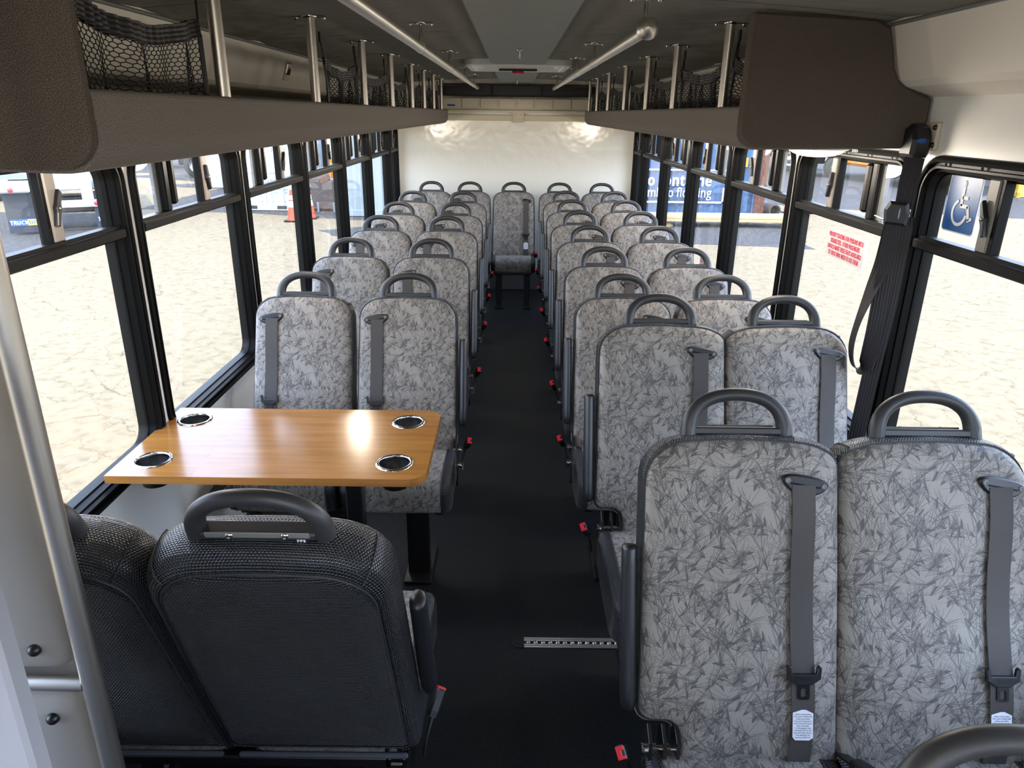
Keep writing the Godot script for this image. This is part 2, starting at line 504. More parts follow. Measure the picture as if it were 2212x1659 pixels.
func plate_with_hole(s: SurfaceTool, x0: float, x1: float, y0: float, y1: float, hc: Vector2, hw: float, hh: float, r: float, z0: float, z1: float, xf: Transform3D):
	var n := 8
	var inner := shifted(rrect(hw, hh, r, n), hc)
	var outer := PackedVector2Array()
	var corner := [Vector2(x1, y1), Vector2(x0, y1), Vector2(x0, y0), Vector2(x1, y0)]
	for c in 4:
		var S := inner[c * (n + 1)]; var E := inner[c * (n + 1) + n]
		var C: Vector2 = corner[c]
		var Sp := Vector2(C.x, S.y) if c % 2 == 0 else Vector2(S.x, C.y)
		var Ep := Vector2(E.x, C.y) if c % 2 == 0 else Vector2(C.x, E.y)
		for k in n + 1:
			var t := 2.0 * k / n
			outer.append(Sp.lerp(C, t) if t <= 1.0 else C.lerp(Ep, t - 1.0))
	loops(s, [[outer, z1], [inner, z1], [inner, z0], [outer, z0]], xf, true)

const EDGES := [-0.655, 0.30, 1.255, 2.21, 3.165, 4.12, 5.075, 6.03, 6.985, 7.50]

func shell_of_bus():
	var fl := st(false)
	box(fl, Vector3(0.02, -0.03, -2.975), Vector3(2.34, 0.06, 9.15))
	tag(put("floor", fl, M.floor, self), "dark charcoal vinyl floor of the bus aisle", "floor", "", "structure")
	for side in [-1, 1]:
		var word := "left" if side < 0 else "right"
		var s := st(false)
		var xf := wall_xf(side)
		for i in EDGES.size() - 1:
			var x0: float = EDGES[i]; var x1: float = EDGES[i + 1]
			plate_with_hole(s, x0, x1, 0.55, 1.70, Vector2((x0 + x1) / 2, 1.1425), x1 - x0 - 0.036, 0.959, 0.10, -0.06, 0.0, xf)
		var lo := -1.6
		box(s, Vector3((7.55 + lo) / 2, 0.05, -0.03), Vector3(7.55 - lo, 1.0, 0.06), 0, xf)
		box(s, Vector3(2.975, 1.88, -0.03), Vector3(9.15, 0.36, 0.06), 0, xf)
		box(s, Vector3(-1.1275, 1.125, -0.03), Vector3(0.945, 1.15, 0.06), 0, xf)
		box(s, Vector3(7.54, 1.125, -0.03), Vector3(0.08, 1.15, 0.06), 0, xf)
		var wl := put("wall_" + word, s, M.wall, self)
		tag(wl, "off-white side wall on the table side of the bus" if side < 0 else "off-white side wall on the shoulder belt side of the bus", "wall", "", "structure")
		# cove along the edge of the ceiling
		var c := st(false)
		var pts := [Vector2(0.152, 1.985), Vector2(0.146, 1.955), Vector2(0.132, 1.90), Vector2(0.115, 1.845), Vector2(0.104, 1.818), Vector2(0.085, 1.803), Vector2(0.0, 1.777)]
		var sx := section_xf(side)
		for i in pts.size() - 1:
			c.set_smooth_group(0 if i < 4 else -1)
			flatquad(c, sx * Vector3(pts[i].x, pts[i].y, -1.6), sx * Vector3(pts[i].x, pts[i].y, 7.55), sx * Vector3(pts[i + 1].x, pts[i + 1].y, 7.55), sx * Vector3(pts[i + 1].x, pts[i + 1].y, -1.6))
		var cv := put("cove_panel", c, M.cove, wl)
		var tr := st()
		tube(tr, [sx * Vector3(0.148, 1.962, -1.6), sx * Vector3(0.148, 1.962, 7.5)], 0.006, 6)
		put("cove_bead", tr, M.trim_grey, cv)
		var bs := st(false)
		box(bs, Vector3((7.5 + lo) / 2, 0.035, 0.004), Vector3(7.5 - lo, 0.07, 0.008), 0.002, xf)
		tag(put("baseboard_" + word, bs, M.black_plastic, self), "black kick strip along the foot of the %s wall" % ("table-side" if side < 0 else "belt-side"), "baseboard", "", "structure")
	# ceiling of padded cloth panels under a roof skin
	var ceil := thing("ceiling", "dark grey cloth headliner arched across the bus", "ceiling", Vector3.ZERO, 0.0, "", "structure")
	var r := st(false)
	box(r, Vector3(0.02, 2.09, -2.975), Vector3(2.46, 0.06, 9.2))
	put("roof_skin", r, M.white_plastic, ceil)
	var e := [-1.6, -0.7, 0.25, 1.2, 2.15, 3.1, 4.05, 5.0, 5.95, 7.12]
	for k in e.size() - 1:
		var s := st()
		for i in 24:
			for j in 8:
				var p := []
				for q in [[i, j], [i + 1, j], [i + 1, j + 1], [i, j + 1]]:
					var x: float = lerpf(-1.0, 1.04, q[0] / 24.0)
					var f: float = q[1] / 8.0
					var d: float = lerpf(e[k] + 0.002, e[k + 1] - 0.002, f)
					p.append(Vector3(x, ceil_y(x) + 0.006 * pow(absf(f * 2 - 1), 6.0), -d))
				flatquad(s, p[0], p[1], p[2], p[3])
		put("headliner_panel", s, M.headliner, ceil)
	# rear wall
	var b := st(false)
	box(b, Vector3(0.02, 1.03, -DB - 0.03), Vector3(2.4, 2.18, 0.06))
	tag(put("wall_back", b, M.gloss_wall, self), "glossy cream rear wall of the bus with rippled reflections", "wall", "", "structure")
	var rz := st(false)
	box(rz, Vector3(0.02, 0.1, -7.47), Vector3(2.2, 0.2, 0.16), 0.006)
	tag(put("trim_1", rz, M.trim_grey, self), "low grey riser box along the foot of the rear wall", "riser", "", "structure")
	var bar := st(false)
	box(bar, Vector3(0.02, 1.678, -7.53), Vector3(1.9, 0.055, 0.04), 0.004)
	tag(put("trim_2", bar, M.beige_plastic, self), "beige cross bar on the rear wall below the air conditioner", "trim", "", "structure")
	var up := st(false)
	box(up, Vector3(0.02, 2.0, -7.16), Vector3(2.0, 0.09, 0.06), 0.004)
	tag(put("trim_3", up, M.cove, self), "beige filler strip between air conditioner and headliner", "trim", "", "structure")
	# front of the bus, behind the camera: dash wall, windscreen, header
	var f := st(false)
	plate_with_hole(f, -1.21, 1.25, 0.0, 2.06, Vector2(0.02, 1.53), 2.2, 0.72, 0.12, 0.0, 0.06, Transform3D(Basis.IDENTITY, Vector3(0, 0, 1.55)))
	var wf := put("wall_front", f, M.wall, self)
	tag(wf, "front wall of the bus round the windscreen opening", "wall", "", "structure")
	var g := st(false)
	flatquad(g, Vector3(-1.08, 1.17, 1.58), Vector3(1.12, 1.17, 1.58), Vector3(1.12, 1.88, 1.58), Vector3(-1.08, 1.88, 1.58))
	put("windscreen", g, M.glass, wf)

func ceil_y(x: float) -> float:
	return 2.012 - 0.047 * pow((x - 0.02) / 1.03, 2.0)

func frame_loops(s: SurfaceTool, c: Vector2, w: float, h: float, r: float, prof: Array, xf: Transform3D):
	var ls := []
	for p in prof: ls.append([shifted(rrect(w - 2 * p.x, h - 2 * p.x, r - p.x, 8), c), p.y])
	loops(s, ls, xf, true)

func windows():
	var n := 0
	for side in [-1, 1]:
		for i in EDGES.size() - 1:
			n += 1
			window(side, i, n)

func window(side: int, i: int, n: int):
	var x0: float = EDGES[i]; var x1: float = EDGES[i + 1]
	var names := ["", "front", "second", "third", "fourth", "fifth", "sixth", "seventh", "rearmost narrow"]
	var where := "table side" if side < 0 else "wheelchair-sign side"
	var t := thing("window_%d" % n, "black framed sliding bus window on the %s, %s" % [where, "beside the driver area" if i == 0 else names[i] + " from the front"], "window", Vector3.ZERO, 0.0, "side windows of the bus", "structure")
	var xf := wall_xf(side)
	var w := x1 - x0 - 0.04
	var c := Vector2((x0 + x1) / 2, 1.1425)
	var f := st()
	frame_loops(f, c, w, 0.955, 0.10, [Vector2(-0.006, 0.001), Vector2(-0.004, 0.009), Vector2(0.006, 0.013), Vector2(0.012, 0.010), Vector2(0.014, 0.003), Vector2(0.021, 0.003), Vector2(0.023, 0.010), Vector2(0.029, 0.010), Vector2(0.032, -0.002), Vector2(0.038, -0.004), Vector2(0.041, -0.024), Vector2(0.046, -0.026), Vector2(0.046, -0.058), Vector2(0.0, -0.062)], xf)
	put("frame", f, M.rubber, t)
	# screw line on the head of the frame
	var sc := st()
	for k in 5:
		var sx := lerpf(x0 + 0.15, x1 - 0.15, k / 4.0)
		lathe(sc, [Vector2(0.0001, 0.004), Vector2(0.004, 0.003), Vector2(0.005, 0.0)], 8, xf * Transform3D(Basis(Vector3.RIGHT, PI / 2), Vector3(sx, 1.602, 0.009)))
	put("frame_screws", sc, M.black_plastic, t)
	var rail := st(false)
	box(rail, Vector3(c.x, 1.376, -0.016), Vector3(w - 0.075, 0.028, 0.05), 0.004, xf)
	box(rail, Vector3(c.x, 1.394, -0.020), Vector3(w - 0.08, 0.010, 0.03), 0.001, xf)
	put("transom_rail", rail, M.frame_black, t)
	var k := w / 0.915
	var d := x0 + 0.02
	var a := st(false)
	box(a, Vector3(d + 0.262 * k, 1.49, -0.024), Vector3(0.034, 0.185, 0.034), 0.005, xf)
	box(a, Vector3(d + 0.300 * k, 1.497, -0.014), Vector3(0.032, 0.160, 0.03), 0.008, xf)
	var ast := put("slider_stile", a, M.frame_black, t)
	var a2 := st(false)
	box(a2, Vector3(d + 0.232 * k, 1.49, -0.036), Vector3(0.026, 0.186, 0.012), 0.001, xf)
	put("weather_strip", a2, M.trim_grey, ast)
	var b := st(false)
	box(b, Vector3(d + 0.588 * k, 1.489, -0.022), Vector3(0.046, 0.184, 0.026), 0.004, xf)
	var bst := put("latch_stile", b, M.stile_beige, t)
	var b2 := st(false)
	box(b2, Vector3(d + 0.558 * k, 1.489, -0.026), Vector3(0.015, 0.186, 0.026), 0.001, xf)
	put("stile_seal", b2, M.rubber, bst)
	var la := st(false)
	var lx := xf * Transform3D(Basis(Vector3.BACK, 0.25 if (i + side) % 2 == 0 else -0.3), Vector3(d + 0.588 * k, 1.482, -0.008))
	prism(la, PackedVector2Array([Vector2(-0.007, -0.045), Vector2(0.004, -0.045), Vector2(0.008, -0.012), Vector2(0.012, 0.0), Vector2(0.008, 0.012), Vector2(0.010, 0.042), Vector2(-0.001, 0.048), Vector2(-0.008, 0.012), Vector2(-0.012, 0.0), Vector2(-0.008, -0.012)]), 0.0, 0.012, lx, 0.002)
	put("latch", la, M.black_plastic, bst)
	var ls := st()
	lathe(ls, [Vector2(0.0001, 0.003), Vector2(0.004, 0.002), Vector2(0.0045, 0.0)], 10, lx * Transform3D(Basis(Vector3.RIGHT, PI / 2), Vector3(0, 0, 0.0125)))
	put("latch_screw", ls, M.aluminium, bst)
	var x_l := x0 + 0.06; var x_r := x1 - 0.06
	for p in [[x_l, x_r, 0.70, 1.372, -0.032], [x_l, d + 0.31 * k, 1.392, 1.586, -0.024], [d + 0.23 * k, d + 0.60 * k, 1.392, 1.586, -0.032], [d + 0.57 * k, x_r, 1.392, 1.586, -0.040]]:
		var g := st(false)
		flatquad(g, xf * Vector3(p[0], p[2], p[4]), xf * Vector3(p[1], p[2], p[4]), xf * Vector3(p[1], p[3], p[4]), xf * Vector3(p[0], p[3], p[4]))
		put("pane", g, M.glass, t)

# ---------------------------------------------------------------- overhead racks
func arc_pts(c: Vector2, r: float, a0: float, a1: float, n := 6) -> Array:
	var o := []
	for k in n + 1:
		var a := deg_to_rad(lerpf(a0, a1, float(k) / n))
		o.append(c + Vector2(cos(a), sin(a)) * r)
	return o

func racks():
	for side in [-1, 1]:
		var sx := section_xf(side)
		var d0 := 1.115 if side < 0 else 2.23
		var word := "above the table" if side < 0 else "above the wheelchair-sign windows"
		var t := thing("luggage_rack", "long grey carpeted overhead luggage rack %s" % word, "luggage rack", Vector3.ZERO, 0.0, "overhead racks")
		var out := PackedVector2Array([Vector2(0.0, 1.637), Vector2(0.47, 1.628)])
		for p in arc_pts(Vector2(0.490, 1.680), 0.052, -90, -8, 7): out.append(p)
		for p in arc_pts(Vector2(0.528, 1.733), 0.014, 0, 90, 4): out.append(p)
		for p in arc_pts(Vector2(0.510, 1.735), 0.012, 90, 180, 4): out.append(p)
		out.append(Vector2(0.498, 1.672)); out.append(Vector2(0.0, 1.662))
		var s := st(false)
		prism(s, out, d0, 7.08, sx, 0.0, false)
		put("trough", s, M.carpet, t)
		var ep := PackedVector2Array([Vector2(0.004, 1.638)])
		for p in arc_pts(Vector2(0.488, 1.690), 0.056, -90, 0, 6): ep.append(p)
		for p in arc_pts(Vector2(0.524, 1.970), 0.02, 0, 80, 4): ep.append(p)
		ep.append_array(PackedVector2Array([Vector2(0.20, 1.975), Vector2(0.155, 1.955), Vector2(0.138, 1.90), Vector2(0.125, 1.85), Vector2(0.11, 1.822), Vector2(0.09, 1.808), Vector2(0.006, 1.772)]))
		var p2 := st(false)
		prism(p2, ep, d0 - 0.028, d0 + 0.002, sx, 0.008)
		put("end_panel", p2, M.carpet_dark, t)
		var ds := [1.69, 2.47, 3.27, 4.0, 4.78, 5.42, 6.06, 6.7] if side < 0 else [2.505, 3.28, 3.95, 4.73, 5.55, 6.3, 6.95]
		for d in ds:
			var px: float = XL + 0.518 if side < 0 else XR - 0.518
			var top := ceil_y(px)
			var po := st()
			tube(po, [Vector3(px, 1.744, -d), Vector3(px, top - 0.002, -d)], 0.0145, 16)
			var post := put("post", po, M.steel, t)
			var fl := st()
			lathe(fl, [Vector2(0.0001, -0.006), Vector2(0.024, -0.006), Vector2(0.026, -0.003), Vector2(0.026, 0.0)], 18, Transform3D(Basis.IDENTITY, Vector3(px, top, -d)))
			for k in [-1.0, 1.0]:
				box(fl, Vector3(px + k * 0.034, top - 0.003, -d), Vector3(0.03, 0.005, 0.016), 0.001)
				lathe(fl, [Vector2(0.0001, -0.012), Vector2(0.005, -0.011), Vector2(0.006, -0.005)], 8, Transform3D(Basis.IDENTITY, Vector3(px + k * 0.043, top, -d)))
			put("ceiling_flange", fl, M.chrome, post)
		# round lamps set into the underside of the rack
		var ld := [1.67, 2.85, 3.98, 5.1, 6.1] if side < 0 else [2.38, 2.95, 3.77, 4.55, 5.3, 6.0]
		for k in ld.size():
			var lx: float = XL + 0.24 if side < 0 else XR - 0.24
			dome("round white dome lamp under the rack, %s from the front, %s" % [["first", "second", "third", "fourth", "fifth", "sixth"][k], "table side" if side < 0 else "wheelchair-sign side"], "dome lamps under the racks", Vector3(lx, 1.634, -ld[k]), 0.165)
		# nets
		var ns := [[1.135, 1.67], [2.72, 3.25], [3.29, 3.98], [4.02, 4.76], [4.80, 5.40], [5.44, 6.04], [6.08, 6.68]] if side < 0 else [[2.25, 2.485], [2.525, 3.26], [3.30, 3.93], [3.97, 4.71], [4.75, 5.53], [5.57, 6.28], [6.32, 6.93]]
		var ord := ["first", "second", "third", "fourth", "fifth", "sixth", "seventh"]
		for k in ns.size():
			rack_net(side, ns[k][0], ns[k][1], "black mesh net hung between rack posts, %s from the front, %s" % [ord[k], "table side" if side < 0 else "wheelchair-sign side"], k)

func dome(label: String, group: String, at: Vector3, power: float, big := 1.0):
	var l := thing("rack_lamp" if at.y < 1.8 else "ceiling_lamp", label, "lamp", at, 0.0, group)
	var sc := Transform3D(Basis.from_scale(Vector3(big, 1, big)), Vector3.ZERO)
	var ri := st()
	lathe(ri, [Vector2(0.078, 0.0), Vector2(0.095, 0.0), Vector2(0.096, -0.006), Vector2(0.088, -0.010), Vector2(0.082, -0.010)], 28, sc)
	put("lamp_rim", ri, M.white_plastic, l)
	var le := st()
	lathe(le, [Vector2(0.084, -0.008), Vector2(0.075, -0.018), Vector2(0.055, -0.026), Vector2(0.03, -0.030), Vector2(0.0001, -0.031)], 28, sc)
	put("lamp_lens", le, M.lamp_lens, l)
	lamp_light(l, Vector3(0, -0.085, 0), power)

func lamp_light(parent: Node3D, at: Vector3, power: float):
	var o := OmniLight3D.new(); o.name = "lamp_light"
	o.light_size = 0.05 if power < 0.2 else 0.14; o.light_energy = power; o.light_color = Color(1.0, 0.95, 0.88)
	o.omni_range = 12.0; o.omni_attenuation = 2.0
	o.position = at
	o.shadow_enabled = true
	parent.add_child(o, true)

func rack_net(side: int, d0: float, d1: float, label: String, k: int):
	var x: float = XL + 0.485 if side < 0 else XR - 0.485
	var sgn := float(-side)
	var t := thing("luggage_net", label, "net", Vector3(x, 1.668, -d0), 0.0, "nets hung between the rack posts")
	var len := d1 - d0
	var y1 := 0.200
	var ph := k * 1.7 + (0.0 if side < 0 else 0.6)
	var at := func(a: float, b: float) -> Vector3:
		var sag := 0.035 * sin(PI * a)
		var top := y1 - sag
		var fold := sin(a * len * 34.0 + ph) * 0.5 + sin(a * len * 61.0 + 2.0 * ph) * 0.35
		var sh := sin(a * len * 27.0 + ph * 1.3)
		return Vector3(sgn * (0.004 + 0.024 * fold * (0.35 + 0.65 * sin(PI * clampf(b, 0, 1)))), lerpf(0.004, top, b), -(a * len + 0.010 * sh * sin(PI * a)))
	var cell := 0.0100 if k == 0 and side < 0 else (0.0105 if d0 < 4.0 else 0.014)
	var C := maxi(6, int(len * 1.25 / cell)); var R := maxi(6, int(0.23 / cell))
	var s := st()
	var th := 0.0011 if k == 0 and side < 0 else 0.0018
	for j in R + 1:
		for i in C + 1:
			var z := 0.18 if (i + j) % 2 == 0 else -0.18
			var a = at.call(float(i) / C, clampf((j + z) / R, 0, 1))
			if i < C:
				var b = at.call(float(i + 1) / C, clampf((j - z) / R, 0, 1))
				tube(s, [a, b], th, 3, false)
			if j < R and (i + j) % 2 == 0:
				tube(s, [a, at.call(float(i) / C, clampf((j + 1 - z) / R, 0, 1))], th, 3, false)
	tag(put("mesh", s, M.net, t), "", "", "", "stuff")
	var h := st()
	var pts := []
	var sd := []
	for i in 61:
		var p: Vector3 = at.call(i / 60.0, 1.0)
		p.x += 0.004 * sin(i * 2.1)
		pts.append(p + Vector3(0, 0.012, 0)); sd.append(Vector3(0.12 * sin(i * 1.9), 1, 0.1 * sin(i * 1.3)))
	ribbon(h, pts, sd, 0.034, 0.006)
	put("header_band", h, M.belt_black, t)
	for e in 2:
		var s2 := st()
		var p: Vector3 = at.call(float(e), 1.0) + Vector3(0, 0.012, 0)
		var px: float = x
		var q := Vector3(0.0, ceil_y(px) - 1.668 - 0.018, p.z + (0.018 if e == 0 else -0.016))
		tube(s2, [p, p.lerp(q, 0.6), q], 0.0022, 6)
		var cord := put("cord", s2, M.net, t)
		var cl := st(false)
		var m := p.lerp(q, 0.8)
		box(cl, m, Vector3(0.008, 0.032, 0.01), 0.002)
		put("clip", cl, M.black_plastic, cord)
		var ed := st()
		var ep := []
		for i in 9: ep.append(at.call(float(e), i / 8.0))
		ribbon(ed, ep, Vector3(0, 0, 1), 0.02, 0.003)
		put("edge_band", ed, M.belt_black, t)

# ---------------------------------------------------------------- ceiling fittings
func ceiling_things():
	for side in [-1, 1]:
		var x := -0.325 if side < 0 else 0.342
		var a := -0.4 if side < 0 else 2.07
		var t := thing("ceiling_handrail", "long brushed steel handrail under the headliner, %s" % ("running out of the picture on the table side" if side < 0 else "starting at a ball end"), "handrail", Vector3.ZERO, 0.0, "ceiling handrails")
		var s := st()
		tube(s, [Vector3(x, 1.928, -a), Vector3(x, 1.928, -6.85)], 0.0162, 20)
		put("rail", s, M.steel, t)
		if side > 0:
			var b := st()
			lathe(b, [Vector2(0.0001, 0.03), Vector2(0.014, 0.027), Vector2(0.024, 0.018), Vector2(0.029, 0.004), Vector2(0.027, -0.012), Vector2(0.019, -0.03), Vector2(0.0001, -0.034)], 24, Transform3D(Basis(Vector3.RIGHT, PI / 2), Vector3(x, 1.930, -a)))
			put("ball_end", b, M.steel, t)
		for d in ([1.2, 2.74, 3.93, 5.21, 6.2] if side < 0 else [2.12, 3.42, 4.29, 5.2, 6.3]):
			var k := st()
			var cy := ceil_y(x)
			tube(k, [Vector3(x, 1.93, -d), Vector3(x, cy, -d)], 0.0055, 10)
			lathe(k, [Vector2(0.0001, -0.006), Vector2(0.018, -0.006), Vector2(0.021, -0.002), Vector2(0.021, 0.001)], 18, Transform3D(Basis.IDENTITY, Vector3(x, cy, -d)))
			for e in [-1.0, 1.0]:
				box(k, Vector3(x + e * 0.03, cy - 0.003, -d), Vector3(0.03, 0.005, 0.014), 0.001)
				lathe(k, [Vector2(0.0001, -0.012), Vector2(0.005, -0.010), Vector2(0.006, -0.004)], 8, Transform3D(Basis.IDENTITY, Vector3(x + e * 0.036, cy, -d)))
			var br := put("bracket", k, M.chrome, t)
			var c := st()
			tube(c, [Vector3(x, 1.928, -d + 0.022), Vector3(x, 1.928, -d - 0.022)], 0.0178, 20)
			put("sleeve", c, M.aluminium, br)
	# lamps over the entrance, behind the camera
	dome("ceiling dome lamp over the entrance beside the driver", "entrance lamps", Vector3(-0.35, 1.985, 0.25), 0.22, 1.3)
	dome("ceiling dome lamp over the entrance steps", "entrance lamps", Vector3(0.35, 1.985, 0.45), 0.22, 1.3)
	# padded duct panels in the middle
	for p in [[1.0, 4.42, -0.137, 0.173, "long padded grey panel along the middle of the headliner"], [5.30, 7.0, -0.140, 0.170, "short padded grey panel between roof hatch and air conditioner"]]:
		var w: float = p[3] - p[2]
		var out := PackedVector2Array()
		var l: float = p[1] - p[0]
		for q in rrect(w, l, 0.05, 6): out.append(q)
		var s := st(false)
		prism(s, out, -0.02, 0.01, Transform3D(Vector3(1, 0, 0), Vector3(0, 0, -1), Vector3(0, 1, 0), Vector3((p[2] + p[3]) / 2, 1.999, -(p[0] + p[1]) / 2)), 0.008)
		tag(put("ceiling_duct_panel", s, M.duct_cloth, self), p[4], "ceiling panel", "padded panels along the middle of the ceiling")
	for p in [[3.42, 1.0], [6.33, 0.8]]:
		var h := thing("ceiling_hook", "small chrome coat hook on the %s padded ceiling panel" % ("long" if p[0] < 5.0 else "short"), "hook", Vector3(0.02, 1.979, -p[0]), 0.0, "chrome hooks on the ceiling panels")
		var s := st(false)
		prism(s, rrect(0.026, 0.05, 0.01, 5), -0.004, 0.0, Transform3D(Vector3(1, 0, 0), Vector3(0, 0, -1), Vector3(0, 1, 0), Vector3.ZERO), 0.001)
		put("back_plate", s, M.chrome, h)
		var k := st()
		tube(k, [Vector3(0, -0.003, 0.014), Vector3(0, -0.016, 0.012), Vector3(0, -0.026, 0.0), Vector3(0, -0.028, -0.014), Vector3(0, -0.022, -0.022)], [0.008, 0.008, 0.009, 0.009, 0.006], 10, true, 0.6)
		put("prong", k, M.chrome, h)
	# roof hatch
	var t := thing("roof_hatch", "white emergency roof hatch with a red release handle", "roof hatch", Vector3(0.02, 1.988, -4.82))
	var hx := Transform3D(Vector3(1, 0, 0), Vector3(0, 0, -1), Vector3(0, 1, 0), Vector3.ZERO)
	var f := st()
	loops(f, [[rrect(0.62, 0.66, 0.05), 0.03], [rrect(0.62, 0.66, 0.05), -0.008], [rrect(0.60, 0.64, 0.045), -0.014], [rrect(0.54, 0.58, 0.04), -0.014], [rrect(0.52, 0.56, 0.04), -0.004], [rrect(0.50, 0.54, 0.04), -0.002], [rrect(0.46, 0.50, 0.04), 0.008], [rrect(0.44, 0.48, 0.04), 0.012]], hx, true)
	put("hatch_frame", f, M.white_plastic, t)
	var lid := st(false)
	prism(lid, rrect(0.47, 0.51, 0.04), 0.010, 0.022, hx, 0.002)
	put("hatch_lid", lid, M.beige_plastic, t)
	var br := st(false)
	box(br, Vector3(0.0, -0.012, -0.12), Vector3(0.24, 0.014, 0.03), 0.003)
	put("latch_bar", br, M.black_plastic, t)
	var rd := st(false)
	prism(rd, rrect(0.075, 0.06, 0.026, 6), -0.034, -0.018, hx * Transform3D(Basis.IDENTITY, Vector3(0.0, 0.14, 0.0)), 0.003)
	put("release_handle", rd, M.red, t)
	# air conditioner on the rear wall
	var ac := thing("air_conditioner", "wide beige air conditioner with black louvres across the rear of the bus", "air conditioner", Vector3(0.02, 1.73, -7.1))
	var b := st(false)
	box(b, Vector3(0, 0.06, -0.2), Vector3(1.40, 0.12, 0.38), 0.006)
	box(b, Vector3(0, 0.008, 0.0), Vector3(1.42, 0.022, 0.04), 0.006)
	put("cover", b, M.beige_plastic, ac)
	for k in 8:
		var s := st(false)
		box(s, Vector3(-0.60 + k * 0.171, 0.074, -0.006), Vector3(0.150, 0.085, 0.012), 0.004)
		put("cover_panel", s, M.beige_plastic, ac)
	var rv := st()
	for k in [-0.04, 0.045]: lathe(rv, [Vector2(0.0001, 0.006), Vector2(0.006, 0.005), Vector2(0.009, 0.0)], 12, Transform3D(Basis(Vector3.RIGHT, PI / 2), Vector3(k, 0.103, 0.0)))
	put("rivet", rv, M.beige_plastic, ac)
	var lb := st(false)
	box(lb, Vector3(-0.60, 0.055, 0.001), Vector3(0.07, 0.016, 0.003), 0.0005)
	put("maker_plate", lb, M.flap_blue, ac)
	var v2 := st(false)
	box(v2, Vector3(0, 0.187, -0.14), Vector3(1.44, 0.095, 0.2), 0.0)
	put("vent_housing", v2, M.black_metal, ac)
	for k in 3:
		var cx := -0.46 + k * 0.46
		var g := st(false)
		box(g, Vector3(cx, 0.233, -0.02), Vector3(0.455, 0.010, 0.04), 0.002)
		box(g, Vector3(cx, 0.143, -0.02), Vector3(0.455, 0.010, 0.04), 0.002)
		for e in [-0.222, 0.222]: box(g, Vector3(cx + e, 0.188, -0.02), Vector3(0.010, 0.095, 0.04), 0.002)
		var gr := put("vent_grille", g, M.black_plastic, ac)
		for j in 7:
			var sl := st(false)
			box(sl, Vector3(cx, 0.155 + j * 0.011, -0.02), Vector3(0.43, 0.0028, 0.022), 0.0)
			put("slat", sl, M.black_metal, gr)
			var s3 := st(false)
			box(s3, Vector3(cx + (0.0 if k == 1 else (-0.03 if k == 0 else 0.03)), 0.155 + j * 0.011, -0.006), Vector3(0.11, 0.0032, 0.006), 0.0)
			put("vane", s3, M.vane, gr)
	var bk := thing("cross_bar_bracket", "beige bracket plate with two rivets below the air conditioner", "bracket", Vector3(0.04, 1.685, -7.505))
	var s := st(false)
	prism(s, rrect(0.11, 0.10, 0.012, 4), 0.0, 0.012, Transform3D.IDENTITY, 0.002)
	put("plate", s, M.beige_plastic, bk)
	var s2 := st()
	for k in [-0.03, 0.03]: lathe(s2, [Vector2(0.0001, 0.007), Vector2(0.006, 0.006), Vector2(0.009, 0.0)], 12, Transform3D(Basis(Vector3.RIGHT, PI / 2), Vector3(k, 0.02, 0.012)))
	put("rivet", s2, M.beige_plastic, bk)
# ---------------------------------------------------------------- seats
const LEAN := 0.349
const PROF := [[0.0, 0.062], [0.3, 0.062], [0.6, 0.061], [0.78, 0.059], [0.88, 0.055], [0.925, 0.050], [0.952, 0.042], [0.968, 0.030]]

func prof_n(q: float) -> float:
	for k in PROF.size() - 1:
		if q <= PROF[k + 1][0]: return lerpf(PROF[k][1], PROF[k + 1][1], (q - PROF[k][0]) / (PROF[k + 1][0] - PROF[k][0]))
	return 0.030

func back_bump(u: float, s: float, L: float, hw: float) -> float:
	var e := 1.0 - clampf(pow(absf(u) / hw, 4.0), 0, 1)
	return e * (0.024 * exp(-pow((s - 0.17) / 0.13, 2.0)) + 0.012 * exp(-pow((s - L + 0.16) / 0.11, 2.0)) - 0.006)

func surf(u: float, s: float, L: float, hw: float) -> float:
	var q := maxf(absf(u) / hw, absf(s - L / 2) / (L / 2))
	return prof_n(minf(q, 0.968)) + back_bump(u, s, L, hw)

func ell(c: Vector2, rx: float, ry: float, a0: float, a1: float, n: int) -> Array:
	var o := []
	for k in n + 1:
		var a := deg_to_rad(lerpf(a0, a1, float(k) / n))
		o.append(c + Vector2(cos(a) * rx, sin(a) * ry))
	return o

